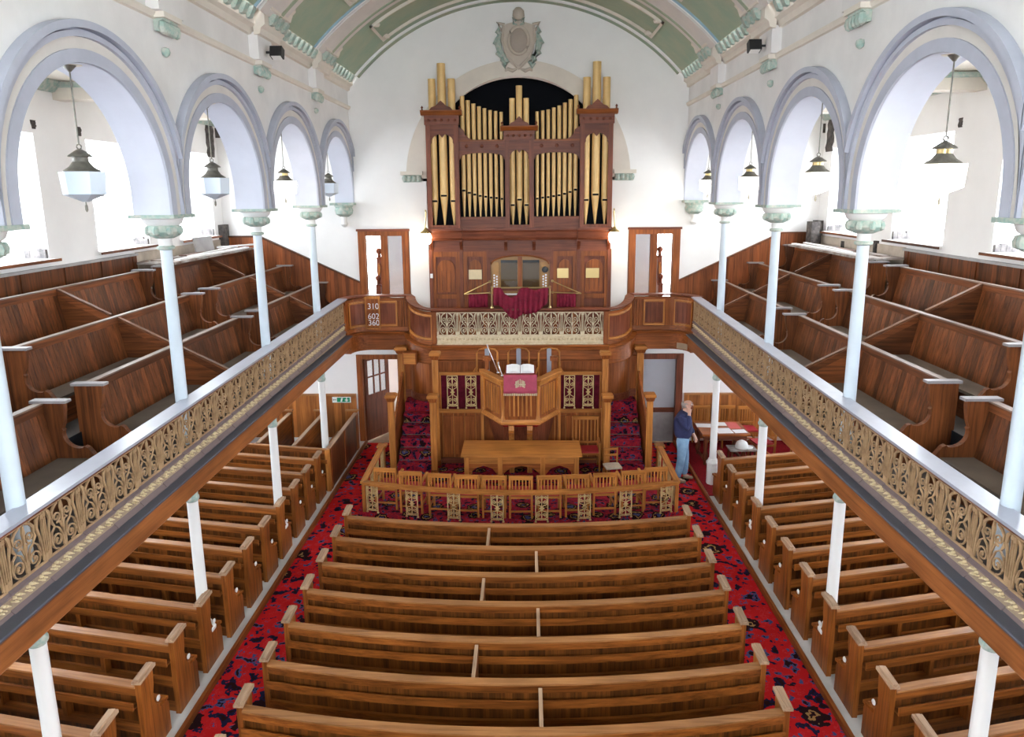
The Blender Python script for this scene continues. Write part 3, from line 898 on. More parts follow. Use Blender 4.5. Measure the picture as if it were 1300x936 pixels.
def sweep(path, prof, closed=True):
    """prof: [(outward offset, a, b)]  z = ledge + a*(rail-ledge) + b ; path runs left to right seen from the nave"""
    m = MB(); vs, fs = [], []
    k = len(prof)
    for i, p in enumerate(path):
        a = path[max(i - 1, 0)]; b = path[min(i + 1, len(path) - 1)]
        dx, dy = b[0] - a[0], b[1] - a[1]; l = math.hypot(dx, dy)
        nx, ny = dy / l, -dx / l
        for o, f, c in prof: vs.append((p[0] + nx * o, p[1] + ny * o, p[3] + f * (p[2] - p[3]) + c))
    for i in range(len(path) - 1):
        for j in range(k): fs.append((i * k + j, (i + 1) * k + j, (i + 1) * k + (j + 1) % k, i * k + (j + 1) % k))
    fs.append(list(range(k))[::-1]); n = (len(path) - 1) * k; fs.append([n + j for j in range(k)])
    fs = [list(f)[::-1] for f in fs]
    return m.add(vs, fs)


P_RAIL = [(-0.14, 1, -0.045), (-0.14, 1, 0.0), (0.07, 1, 0.0), (0.07, 1, -0.028), (0.03, 1, -0.045)]
P_UNDER = [(-0.05, 1, -0.075), (-0.05, 1, -0.045), (0.04, 1, -0.045), (0.02, 1, -0.075)]
P_LEDGE = [(-0.04, 0, -0.03), (-0.04, 0, 0.0), (0.145, 0, -0.004), (0.155, 0, -0.012), (0.15, 0, -0.03)]
P_FASC = [(-0.04, 0, -0.295), (-0.04, 0, -0.03), (0.135, 0, -0.03), (0.13, 0, -0.06), (0.11, 0, -0.075), (0.11, 0, -0.28), (0.10, 0, -0.295)]
P_BODY = [(-0.03, 0, 0.0), (-0.03, 1, -0.07), (0.0, 1, -0.07), (0.0, 0, 0.0)]
P_BASE = [(-0.03, 0, 0.0), (-0.03, 0, 0.09), (0.025, 0, 0.09), (0.035, 0, 0.0)]
P_TOPB = [(-0.03, 1, -0.15), (-0.03, 1, -0.07), (0.018, 1, -0.07), (0.018, 1, -0.15)]

# fret casting, one bay 0.47 wide, 0.44 high, in the xz plane (y = thickness)
BW, BH = 0.47, 0.45
fm = MB()
fy0, fy1 = -0.004, 0.006
fm.box(-BW / 2, BW / 2, fy0, fy1, BH - 0.022, BH)
fm.box(-BW / 2, BW / 2, fy0, fy1, 0.0, 0.022)
for s_ in (-1, 1):
    x0 = s_ * BW / 2
    for d0, d1 in ((0.0, 0.0055), (0.018, 0.026)): fm.box(x0 - s_ * d0, x0 - s_ * d1, fy0 - 0.006, fy1, 0.08, 0.385)
    fm.box(x0, x0 - s_ * 0.03, fy0 - 0.008, fy1, 0.022, 0.08)
    fm.box(x0, x0 - s_ * 0.03, fy0 - 0.008, fy1, 0.385, BH - 0.022)
    fm.ribbon([(s_ * 0.195, 0.03), (s_ * 0.188, 0.15), (s_ * 0.178, 0.25), (s_ * 0.155, 0.33), (s_ * 0.165, 0.40), (s_ * 0.19, 0.428)], [0.009, 0.007, 0.007, 0.011, 0.016, 0.009], fy0 - 0.006, fy1)
    sp = spiral(s_ * 0.088, 0.105, 0.075, 0.012, (PI if s_ > 0 else 0) + s_ * PI * 0.5, s_ * 1.6, 20)
    fm.ribbon(sp, 0.0055, fy0 - 0.006, fy1)
    fm.ribbon([(s_ * 0.012, 0.03), (s_ * 0.02, 0.12), (s_ * 0.05, 0.20), (s_ * 0.10, 0.235), (s_ * 0.145, 0.20), (s_ * 0.165, 0.13), (s_ * 0.163, 0.09)], 0.0055, fy0 - 0.006, fy1)
    sp = spiral(s_ * 0.068, 0.305, 0.05, 0.010, -PI / 2, -s_ * 1.4, 15)
    fm.ribbon(sp, 0.005, fy0 - 0.004, fy1)
    fm.ribbon([(s_ * 0.008, 0.19), (s_ * 0.03, 0.25), (s_ * 0.068, 0.255)], 0.008, fy0, fy1)
    fm.ribbon([(s_ * 0.118, 0.315), (s_ * 0.12, 0.37), (s_ * 0.085, 0.41), (s_ * 0.04, 0.425)], [0.006, 0.012, 0.012, 0.006], fy0 - 0.004, fy1)
    fm.ribbon([(s_ * 0.10, 0.235), (s_ * 0.13, 0.28), (s_ * 0.125, 0.32)], [0.006, 0.014, 0.004], fy0, fy1)
    fm.ribbon([(s_ * 0.088, 0.09), (s_ * 0.10, 0.115), (s_ * 0.085, 0.13)], [0.006, 0.014, 0.004], fy0, fy1)
fm.ribbon([(0, 0.02), (0, 0.14), (0, 0.22), (0, 0.30), (0, 0.37), (0, 0.43)], [0.014, 0.008, 0.012, 0.006, 0.016, 0.006], fy0 - 0.008, fy1)
FRET = fm.mesh('fret_casting', 'gilt')
FRET_C = fm.mesh('fret_casting', 'gilt_cream')
# gilt leaf moulding under one bay
gm = MB(); gm.box(-BW / 2, BW / 2, 0.0, 0.02, -0.075, 0.045)
gm.mat(1)
gm.prism([(0.0, 0.045), (-0.03, 0.05), (-0.03, 0.065), (0.0, 0.085), (0.02, 0.085), (0.02, 0.045)], -BW / 2, BW / 2, 'yz')
gm.prism([(0.0, -0.075), (-0.015, -0.09), (-0.04, -0.115), (-0.04, -0.135), (0.02, -0.135), (0.02, -0.075)], -BW / 2, BW / 2, 'yz')
gm.mat(2)
for k in range(3):
    xx = -BW / 2 + BW * (k + 0.5) / 3
    for dx, dz, r in ((-0.034, 0.008, 0.015), (0.0, 0.018, 0.017), (0.03, 0.002, 0.015), (-0.018, -0.032, 0.012), (0.012, -0.026, 0.011), (0.055, -0.012, 0.008), (-0.06, -0.01, 0.008)):
        gm.lathe([(0.0, -0.034), (r * 0.7, -0.024), (r, 0.0)], (xx + dx, 0.0, dz), 6, 'y')
GILT = gm.mesh('gilt_moulding', ['gilt_band', 'moulding_mauve', 'gilt_pale'])


def fret_run(front, pts, rz, me, zoff):
    for (x, y, zr, zl) in pts:
        inst('fret_panel', me, front, (x, y, zr - 0.075 - BH), rz)
        inst('gilt_moulding', GILT, front, (x, y, zr - 0.075 - BH - 0.085), rz)


for sd, nmx in ((-1, 'left'), (1, 'right')):
    yy = [2.4 + 0.45 * i for i in range(29)] + [15.36]
    pth = [(sd * 3.84, y, rail_z(y), ledge_z(y)) for y in yy]
    if sd > 0: pth = pth[::-1]
    front = struct(sweep(pth, P_LEDGE).obj('gallery_front_' + nmx, 'ledge_grey'), '%s gallery front with pierced gilt castings' % nmx)
    sweep(pth, P_RAIL).obj('rail_cap', 'rail_cap', front)
    sweep(pth, P_UNDER).obj('rail_moulding', 'mahog_y', front)
    sweep(pth, P_FASC).obj('fascia', 'fascia_y', front)
    sweep(pth, [(-0.03, 0, 0.0), (-0.03, 1, -0.075 - BH - 0.2), (0.0, 1, -0.075 - BH - 0.2), (0.0, 0, 0.0)]).obj('base_board', 'gilt_band', front)
    p0 = 4.99 if sd > 0 else 4.89
    pts = []
    for k in range(-5, 22):
        y = p0 + 0.235 + 0.4715 * k
        if y < 15.36 - 0.2: pts.append((sd * 3.84, y, rail_z(y), ledge_z(y)))
    # local x along the front; local -y faces the nave
    fret_run(front, pts, PI / 2 if sd < 0 else -PI / 2, FRET, 0)
cfront = None
cpath = [(-1.925, 15.42, 3.445, 2.64)] + [(x, 15.42, 3.445, 2.64) for x in (-1, 0, 1)] + [(1.985, 15.42, 3.445, 2.64)]
cfront = struct(sweep(cpath, P_LEDGE).obj('gallery_front_centre', 'oak_x'), 'centre gallery front below the organ console')
sweep(cpath, P_RAIL).obj('rail_cap', 'mahog_x', cfront)
sweep(cpath, P_UNDER).obj('rail_moulding', 'mahog_x', cfront)
PF2 = [(-0.04, 0, -0.33), (-0.04, 0, -0.03), (0.12, 0, -0.03), (0.11, 0, -0.11), (0.085, 0, -0.125), (0.085, 0, -0.31), (0.095, 0, -0.33)]
sweep(cpath, PF2).obj('fascia', 'oak_x', cfront)
nb = 8
pts = [(0.03 + (i - (nb - 1) / 2) * 0.462, 15.42, 3.445, 2.64) for i in range(nb)]
for (x, y, zr, zl) in pts:
    o = inst('fret_panel', FRET_C, cfront, (x, y, zr - 0.075 - 0.535)); o.scale = (0.462 / BW, 1, 0.535 / BH)
    m2 = MB(); m2.box(-0.231, 0.231, 0.0, 0.02, 0.0, 0.195); m2.box(-0.231, 0.231, -0.045, 0.0, 0.0, 0.03); m2.box(-0.231, 0.231, -0.03, 0.0, 0.16, 0.19); m2.box(-0.231, 0.231, -0.02, 0.0, 0.04, 0.06)
    for k in range(5): m2.lathe([(0, -0.03), (0.018, -0.018), (0.025, 0)], (-0.18 + 0.09 * k, 0.0, 0.11), 6, 'y')
    m2.obj('gilt_moulding', 'gilt_cream', cfront, (x, y, zl + 0.0))
for s_ in (-1, 1):
    m2 = MB(); cx = 0.03 + s_ * 1.90
    m2.box(cx - 0.055, cx + 0.055, 15.39, 15.45, 2.65, 3.37); m2.obj('end_pilaster', 'oak_z', cfront)
for s_, nmx in ((-1, 'left'), (1, 'right')):
    hp = half_path(s_)
    cf = struct(sweep(hp, P_LEDGE).obj('gallery_corner_' + nmx, 'oak_x'), 'curved panelled gallery corner on the %s' % nmx)
    sweep(hp, P_RAIL).obj('rail_cap', 'mahog_x', cf)
    sweep(hp, P_BODY).obj('panelling', 'oak_z', cf)
    sweep(hp, P_BASE).obj('plinth', 'oak_x', cf)
    sweep(hp, P_TOPB).obj('frieze_rail', 'oak_x', cf)
    sweep(hp, [(q[0], q[1], q[2] * 1.45 if q[2] < -0.1 else q[2]) for q in P_FASC]).obj('fascia', 'oak_x', cf)
    # raised panels: frame mouldings following the path between two indices
    def sub(i0, i1, t0=0.0, t1=1.0):
        h = hp if s_ < 0 else hp[::-1]
        q = h[i0:i1 + 1]
        return q if s_ < 0 else q[::-1]
    def line(a, b):
        q = [(a + (b - a) * i / 3, 15.86, 3.70, 2.875) for i in range(4)]
        return q if s_ < 0 else [(-p[0] + 0.06,) + p[1:] for p in q][::-1]
    for q in (sub(2, 7), line(-3.24, -2.76), sub(14, 22)):
        fa, fb = 0.13, 0.84
        sweep(q, [(0.0, fb - 0.05, 0), (0.0, fb, 0), (0.028, fb, 0), (0.04, fb - 0.05, 0)]).obj('panel_moulding', 'light_x', cf)  # light oak puts the highlights of the mouldings into the colour
        sweep(q, [(0.0, fa, 0), (0.0, fa + 0.05, 0), (0.028, fa + 0.05, 0), (0.04, fa, 0)]).obj('panel_moulding', 'light_x', cf)
        def dense(p, r, t): return tuple(a + (b - a) * t for a, b in zip(p, r))
        e0 = [q[0], dense(q[0], q[1], 0.22)]; e1 = [dense(q[-1], q[-2], 0.22), q[-1]]
        for e in (e0, e1):
            sweep(e, [(0.0, fa, 0), (0.0, fb, 0), (0.026, fb, 0), (0.038, fa, 0)]).obj('panel_moulding', 'light_z', cf)
        if len(q) > 2:
            sweep(q, [(0.0, fa + 0.08, 0), (0.0, fb - 0.08, 0), (0.012, fb - 0.08, 0), (0.012, fa + 0.08, 0)]).obj('raised_panel', 'mahog_z', cf)  # darker mahogany paints in the shade within the panel frame
    # fluted pilasters beside the swept corner
    for i in range(3):
        x = -2.68 + 0.055 * i if s_ < 0 else 2.74 - 0.055 * i
        m2 = MB(); m2.box(x - 0.02, x + 0.02, 15.825, 15.86, 2.97, 3.56); m2.obj('pilaster_reed', 'oak_z', cf)
# panelled wall below the centre front, curving back behind the stairs
lo = half_path(-1)[12:]; ro = half_path(1)[:-12]
wp = [(-2.80, 15.88, 2.62, DAIS)] + [(x, y + 0.02, 2.62, DAIS) for x, y, _, _ in lo] + [(x, y + 0.02, 2.62, DAIS) for x, y, _, _ in ro] + [(2.86, 15.88, 2.62, DAIS)]
wall_p = struct(sweep(wp, [(-0.04, 0, 0), (-0.04, 1, -0.12), (0.0, 1, -0.12), (0.0, 0, 0)]).obj('wall_pulpit', 'oak_z'), 'panelled wall behind the pulpit platform')
sweep(wp, [(0.0, 0, 2.12), (0.0, 0, 2.16), (0.03, 0, 2.15), (0.03, 0, 2.12)]).obj('wall_moulding', 'oak_x', wall_p)
sweep(wp, [(0.0, 0, 1.20), (0.0, 0, 1.36), (0.025, 0, 1.34), (0.03, 0, 1.20)]).obj('wall_skirting', 'mahog_x', wall_p)

# ---- columns
def column(x, y, label, visible_base=True):
    c = thing('column', (x, y, 0.0), 0, label, 'column', 'painted iron gallery columns')
    m2 = MB(); m2.lathe([(0.115, 0.0), (0.115, 0.42), (0.13, 0.44), (0.13, 0.48), (0.10, 0.52), (0.085, 0.56)], n=8, ph=PI / 8); m2.obj('base', 'white_gloss', c)
    m2 = MB(); m2.lathe([(0.072, 0.54), (0.068, 1.6), (0.066, 2.38)], n=18); m2.obj('lower_shaft', 'white_gloss', c, smooth=True)
    m2 = MB(); m2.lathe([(0.068, 2.22), (0.086, 2.25), (0.086, 2.28), (0.074, 2.30), (0.078, 2.49)], n=18); m2.obj('lower_collar', 'verdigris', c, smooth=True)
    m2 = MB(); m2.lathe([(0.072, 2.98), (0.070, 4.2), (0.064, 5.36)], n=18); m2.obj('upper_shaft', 'column_paint', c, smooth=True)
    m2 = MB(); m2.lathe([(0.068, 5.335), (0.095, 5.345), (0.10, 5.36), (0.095, 5.375), (0.07, 5.385)], n=18); m2.obj('necking', 'verdigris', c, smooth=True)
    m2 = MB(); m2.lathe([(0.072, 5.38), (0.075, 5.46), (0.10, 5.50), (0.13, 5.50)], n=18); m2.obj('neck', 'white_gloss', c, smooth=True)
    m2 = MB(); prof = [(0.10, 5.47), (0.165, 5.50), (0.195, 5.545), (0.185, 5.60), (0.165, 5.62)]
    m2.lathe(prof, n=16)
    for k in range(8):
        a = 2 * PI * k / 8
        m2.lathe([(0.0, 5.50), (0.035, 5.52), (0.045, 5.56), (0.03, 5.605), (0.0, 5.615)], (0.175 * math.cos(a), 0.175 * math.sin(a), 0), 7)
    m2.obj('leaf_capital', 'verdigris', c, smooth=True)
    m2 = MB(); m2.lathe([(0.16, 5.61), (0.20, 5.64), (0.22, 5.69), (0.24, 5.70)], n=16); m2.obj('capital_echinus', 'white_gloss', c, smooth=True)
    m2 = MB(); m2.cbox(0, 0, 5.72, 0.52, 0.52, 0.04); m2.obj('abacus', 'verdigris', c)


ORD = ['nearest the camera', 'second from the camera', 'third from the camera', 'farthest, by the end wall']
for i in range(4):
    for sd, nmx in ((-1, 'left'), (1, 'right')):
        column(sd * XC, KY[i], 'pale blue gallery column on the %s, %s' % (nmx, ORD[i]))

# ---- pendant lamps under the arch crowns
def pendant(x, y, lit, label):
    p = thing('pendant_lamp', (x, y, 7.125), 0, label, 'lamp', 'pendant lamps in the arches')
    m2 = MB(); m2.lathe([(0.012, -0.06), (0.03, -0.04), (0.055, -0.012), (0.06, 0.0)], n=12); m2.obj('ceiling_rose', 'bronze', p, smooth=True)
    m2 = MB(); m2.lathe([(0.10, -0.004), (0.13, 0.008)], n=16); m2.obj('ceiling_plate', 'plaster_cream', p)
    m2 = MB(); m2.tube([(0, 0, -0.05), (0, 0, -0.70)], 0.007, 6); m2.obj('chain', 'bronze', p)
    m2 = MB(); m2.tube([(0.022 * math.cos(a), 0, -0.722 + 0.022 * math.sin(a)) for a in [2 * PI * k / 12 for k in range(13)]], 0.006, 6); m2.obj('ring', 'bronze', p)
    m2 = MB(); m2.lathe([(0.015, -0.742), (0.045, -0.76), (0.10, -0.80), (0.105, -0.812), (0.07, -0.815)], n=14); m2.obj('cap', 'bronze', p, smooth=True)
    m2 = MB(); m2.lathe([(0.068, -0.86), (0.066, -0.815)], n=14); m2.obj('neck', 'brass' if lit else 'bronze', p, smooth=True)
    m2 = MB(); m2.lathe([(0.16, -0.950), (0.155, -0.938), (0.10, -0.90), (0.072, -0.86), (0.07, -0.855)], n=14); m2.obj('hood', 'bronze', p, smooth=True)
    m2 = MB(); m2.lathe([(0.185, -1.155), (0.20, -0.95)], n=6, ph=0.3); m2.obj('glass_shade', 'lamp_lit' if lit else 'opal_glass', p)
    m2 = MB(); m2.lathe([(0.025, -1.225), (0.19, -1.155)], n=6, ph=0.3); m2.obj('shade_base', 'lamp_lit' if lit else 'opal_glass', p)
    m2 = MB(); m2.lathe([(0.004, -1.32), (0.014, -1.30), (0.012, -1.26), (0.006, -1.25), (0.006, -1.225)], n=8); m2.obj('finial', 'bronze', p, smooth=True)
    if lit:
        l = bpy.data.lights.new('lamp_light', 'POINT'); l.energy = 12; l.color = (1.0, 0.9, 0.74); l.shadow_soft_size = 0.15
        lo_ = bpy.data.objects.new('lamp_light', l); col.objects.link(lo_); lo_.parent = p; lo_.location = (0, 0, -1.40)


LY = [6.72, 9.56, 12.40, 15.20]
for i in range(4):
    pendant(-3.98, LY[i], i == 2, ('glowing' if i == 2 else 'unlit') + ' glass pendant lamp in the left arcade, %s' % ['nearest the camera', 'second arch', 'third arch', 'arch beside the end wall'][i])
    pendant(3.98, LY[i], True, 'glowing pendant lamp in the right arcade, %s' % ['nearest the camera', 'second arch', 'third arch', 'arch beside the end wall'][i])

# ---- floodlights on the cornice
for s_, x, y, z, nmx in ((-1, -3.50, 11.05, 8.02, 'left'), (1, 3.50, 11.0, 8.02, 'right')):
    t = thing('floodlight', (x, y, z), 0, 'small black floodlight bracketed to the %s cornice' % nmx, 'light')
    m2 = MB(); m2.hexa([(-0.09, -0.10, -0.06), (0.09, -0.10, -0.06), (0.09, 0.02, -0.10), (-0.09, 0.02, -0.10), (-0.09, -0.06, 0.08), (0.09, -0.06, 0.08), (0.09, 0.06, 0.04), (-0.09, 0.06, 0.04)]); m2.obj('housing', 'black_metal', t)
    m2 = MB(); m2.hexa([(-0.07, -0.09, -0.067), (0.07, -0.09, -0.067), (0.07, 0.01, -0.102), (-0.07, 0.01, -0.102), (-0.07, -0.09, -0.07), (0.07, -0.09, -0.07), (0.07, 0.01, -0.107), (-0.07, 0.01, -0.107)]); m2.obj('lens', 'white_gloss', t)
    m2 = MB(); m2.box(s_ * 0.05, s_ * 0.18, -0.03, 0.0, -0.02, 0.01); m2.obj('bracket', 'black_metal', t)

# ---- gallery doors
for s_, nmx, n_ in ((-1, 'left', 1), (1, 'right', 2)):
    d = struct(bpy.data.objects.new('door_%d' % n_, None)); col.objects.link(d); d.location = (s_ * 3.13, YE, 2.62)
    hw = 0.57
    m2 = MB(); m2.box(-hw - 0.02, -hw + 0.14, -0.06, 0.14, 0, 2.50); m2.box(hw - 0.14, hw + 0.02, -0.06, 0.14, 0, 2.50); m2.box(-hw + 0.14, hw - 0.14, -0.06, 0.14, 2.37, 2.50); m2.obj('door_frame', 'oak_z', d)
    m2 = MB(); m2.box(-hw - 0.05, hw + 0.05, -0.08, 0.0, 2.48, 2.53); m2.obj('door_cornice', 'mahog_x', d)
    m2 = MB(); m2.box(-0.08, 0.08, 0.0, 0.10, 0, 2.37); m2.obj('centre_post', 'oak_z', d)
    m2 = MB(); m2.box(-s_ * 0.07, -s_ * 0.42, 0.05, 0.055, 0, 2.37); m2.obj('pane', 'pane_grey', d)
    # lobby newel posts and stair rail
    for k, (dx, dy, h) in enumerate(((s_ * 0.33, 1.0, 2.02), (s_ * 0.28, 0.55, 1.40))):
        t = thing('newel_post', (s_ * 3.13 + dx, YE + dy, 2.62), 0, '%s turned stair newel seen through the %s gallery door' % (('tall', 'short')[k], nmx), 'post')
        m2 = MB(); m2.box(-0.06, 0.06, -0.06, 0.06, 0, h - 0.28); m2.obj('shaft', 'mahog_z', t)
        m2 = MB(); m2.lathe([(0.08, h - 0.28), (0.08, h - 0.25), (0.045, h - 0.22), (0.04, h - 0.16), (0.07, h - 0.11), (0.075, h - 0.06), (0.04, h - 0.01), (0, h)], n=14); m2.obj('knob', 'mahog_z', t, smooth=True)
        if k == 0:
            m2 = MB(); m2.bar((0, 0, 1.65), (-s_ * 0.05, -0.45, 1.05), 0.05, 0.07); m2.obj('handrail', 'light_y', t)

# ---- floor doors
d = struct(bpy.data.objects.new('door_3', None)); col.objects.link(d); d.location = (-3.35, YE, AISLE)
m2 = MB(); m2.box(-0.56, -0.43, -0.05, 0.14, 0, 2.23); m2.box(0.43, 0.56, -0.05, 0.14, 0, 2.23); m2.box(-0.43, 0.43, -0.05, 0.14, 2.12, 2.23); m2.obj('door_frame', 'oak_z', d)
lf = bpy.data.objects.new('door_leaf', None); col.objects.link(lf); lf.parent = d; lf.location = (-0.42, 0.10, 0.02); lf.rotation_euler = (0, 0, math.radians(58))
m2 = MB()
m2.box(0, 0.10, -0.02, 0.02, 0, 2.09); m2.box(0.74, 0.84, -0.02, 0.02, 0, 2.09); m2.box(0.1, 0.74, -0.02, 0.02, 0, 0.2); m2.box(0.1, 0.74, -0.02, 0.02, 1.0, 1.14); m2.box(0.1, 0.74, -0.02, 0.02, 2.0, 2.09)
m2.box(0.1, 0.74, -0.01, 0.01, 0.2, 1.0); m2.obj('leaf_frame', 'mahog_z', lf)
m2 = MB()
for q in (0.30, 0.52): m2.box(q, q + 0.03, -0.018, 0.018, 1.14, 2.0)
m2.box(0.1, 0.74, -0.018, 0.018, 1.57, 1.60); m2.obj('glazing_bars', 'mahog_z', lf)
m2 = MB(); m2.box(0.1, 0.74, -0.003, 0.003, 1.14, 2.0); m2.obj('pane', 'pane_grey', lf)
d = struct(bpy.data.objects.new('door_4', None)); col.objects.link(d); d.location = (3.35, YE, AISLE)
m2 = MB(); m2.box(-0.56, -0.43, -0.05, 0.14, 0, 2.23); m2.box(0.40, 0.56, -0.05, 0.14, 0, 2.23); m2.box(-0.43, 0.43, -0.05, 0.14, 2.10, 2.23); m2.obj('door_frame', 'mahog_z', d)
m2 = MB(); m2.box(-0.43, 0.40, 0.10, 0.13, 0.86, 2.10); m2.obj('upper_panel', 'grey_panel', d)
m2 = MB(); m2.box(-0.43, 0.40, 0.09, 0.13, 0.74, 0.86); m2.obj('mid_rail', 'mahog_x', d)
m2 = MB(); m2.box(-0.43, 0.40, 0.10, 0.13, 0.0, 0.74); m2.obj('lower_panel', 'stone_grey', d)
# emergency exit sign
t = thing('exit_sign', (-4.31, YE - 0.055, 1.06), 0, 'green and white emergency exit sign on the wainscot', 'sign')
m2 = MB(); m2.box(-0.225, 0.225, -0.012, 0, -0.07, 0.07); m2.obj('plate', 'sign_white', t)
m2 = MB(); m2.box(-0.11, 0.20, -0.016, -0.012, -0.055, 0.055); m2.obj('green_field', 'sign_green', t)
m2 = MB(); m2.tube([(0.12, -0.018, 0.02), (0.12, -0.018, -0.02)], 0.018, 8); m2.lathe([(0, -0.004), (0.016, 0)], (0.125, -0.016, 0.04), 10, 'y'); m2.box(0.08, 0.165, -0.02, -0.016, -0.012, 0.004); m2.box(0.10, 0.115, -0.02, -0.016, -0.05, -0.01); m2.box(0.13, 0.145, -0.02, -0.016, -0.045, -0.01); m2.obj('running_figure', 'sign_white', t)
m2 = MB(); m2.prism([(-0.03, -0.045), (0.01, -0.045), (0.035, 0.045), (-0.005, 0.045)], -0.02, -0.016, 'xz'); m2.obj('door_symbol', 'sign_white', t)
m2 = MB(); m2.box(-0.20, -0.13, -0.014, -0.012, -0.006, 0.006); m2.box(-0.205, -0.195, -0.014, -0.012, -0.02, 0.02); m2.obj('arrow', 'black_metal', t)
# ================================================================== PEWS
# ---- gallery pews. local: y along the bench from 0 to L, back at x = 0, sitter faces +x
def end_profile(k=1.0):
    top = 0.93
    p = [(-0.06, 0.0), (-0.06, top), (0.25, top), (0.245, 0.84), (0.225, 0.72), (0.20, 0.655), (0.215, 0.635)]
    p += arc(0.35, 0.60, 0.15, 165, 285, 9)
    p += [(0.405, 0.47), (0.44, 0.455), (0.53, 0.335), (0.53, 0.0)]
    return [(x * k, z) for x, z in p]


EP = end_profile()
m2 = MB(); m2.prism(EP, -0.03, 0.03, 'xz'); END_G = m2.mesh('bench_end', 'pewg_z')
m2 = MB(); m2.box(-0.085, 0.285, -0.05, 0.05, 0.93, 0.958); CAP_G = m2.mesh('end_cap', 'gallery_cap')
BOARD = []
for v in range(3):
    m2 = MB()
    xb, xt, zb, zt = 0.125, 0.028, 0.335, 0.86
    y0, y1 = 0.0008 + 0.0004 * v, 0.0985 - 0.0004 * v
    m2.hexa([(xb - 0.022, y0, zb), (xb, y0, zb), (xb, y1, zb), (xb - 0.022, y1, zb), (xt - 0.022, y0, zt), (xt, y0, zt), (xt, y1, zt), (xt - 0.022, y1, zt)])
    BOARD.append(m2.mesh('back_board', 'pewg_z'))


def gallery_pew(loc, rz, L, label, div=True, drop=0.40, reach=0.80):
    p = thing('gallery_pew', loc, rz, label, 'pew', 'gallery pews')
    for y in (0.0, L):
        e = inst('bench_end', END_G, p, (0, y, 0)); inst('end_cap', CAP_G, e)
    n = int((L - 0.06) / 0.099)
    for i in range(n):
        inst('back_board', BOARD[i % 3], p, (0, 0.03 + i * (L - 0.06) / n, 0))
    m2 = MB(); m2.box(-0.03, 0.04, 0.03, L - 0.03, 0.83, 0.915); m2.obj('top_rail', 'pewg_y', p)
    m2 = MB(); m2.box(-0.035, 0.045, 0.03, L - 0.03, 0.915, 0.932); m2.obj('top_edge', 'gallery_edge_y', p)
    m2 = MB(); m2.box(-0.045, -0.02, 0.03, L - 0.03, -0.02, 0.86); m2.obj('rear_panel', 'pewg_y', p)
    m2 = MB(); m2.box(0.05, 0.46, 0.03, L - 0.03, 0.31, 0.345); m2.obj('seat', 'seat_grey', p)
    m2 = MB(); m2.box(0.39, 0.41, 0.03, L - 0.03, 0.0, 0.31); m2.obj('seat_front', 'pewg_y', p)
    if div:
        ym = L / 2
        d = bpy.data.objects.new('divider', None); col.objects.link(d); d.parent = p; d.location = (0, ym, 0)
        m3 = MB(); m3.prism([(0.03, 0.0), (reach - 0.06, -drop * 0.0), (reach - 0.06, 0.91 - drop + 0.03), (0.03, 0.90)], -0.018, 0.018, 'xz'); m3.obj('divider_panel', 'pewg_x', d)
        m3 = MB(); m3.prism([(0.03, 0.90), (reach - 0.05, 0.945 - drop), (reach - 0.05, 0.962 - drop), (0.03, 0.93)], -0.03, 0.03, 'xz'); m3.obj('divider_cap', 'gallery_edge_x', d)
        m3 = MB(); m3.prism([(0.05, 0.80), (reach - 0.07, 0.84 - drop), (reach - 0.07, 0.93 - drop), (0.05, 0.89)], -0.026, 0.026, 'xz'); m3.obj('divider_rail', 'pewg_x', d)
    return p


BLK = [(2.55, 6.80, 'block nearest the camera'), (7.46, 11.75, 'middle block'), (12.38, 16.40, 'block by the end wall')]
RN = ['front row behind the gilt rail', 'second row', 'rear row']
for r in range(3):
    for b0, b1, bn in BLK:
        L = b1 - b0
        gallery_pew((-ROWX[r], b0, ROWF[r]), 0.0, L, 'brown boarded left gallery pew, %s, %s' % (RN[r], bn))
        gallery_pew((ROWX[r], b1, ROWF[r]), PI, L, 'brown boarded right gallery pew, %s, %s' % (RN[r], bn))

# ---- floor pews. local: x along the bench, back at y = 0, sitter faces +y (the pulpit)
FEP = [(y * 0.82, z * 1.02) for y, z in EP]
m2 = MB(); m2.prism(FEP, -0.03, 0.03, 'yz'); END_F = m2.mesh('pew_end', 'pewf_z')
m2 = MB(); m2.hexa([(-0.05, -0.075, 0.945), (0.05, -0.075, 0.945), (0.05, 0.235, 0.955), (-0.05, 0.235, 0.955), (-0.05, -0.075, 0.975), (0.05, -0.075, 0.975), (0.05, 0.235, 0.99), (-0.05, 0.235, 0.99)])
m2.box(-0.022, 0.022, -0.07, 0.23, 0.975, 0.998)
CAP_F = m2.mesh('end_cap', 'worn_edge_y')
m2 = MB(); m2.lathe([(0, -0.012), (0.028, -0.008), (0.035, 0.004), (0.02, 0.012)], (0, 0, 0), 10, 'x'); KNOB_F = m2.mesh('scroll_boss', 'worn_white')


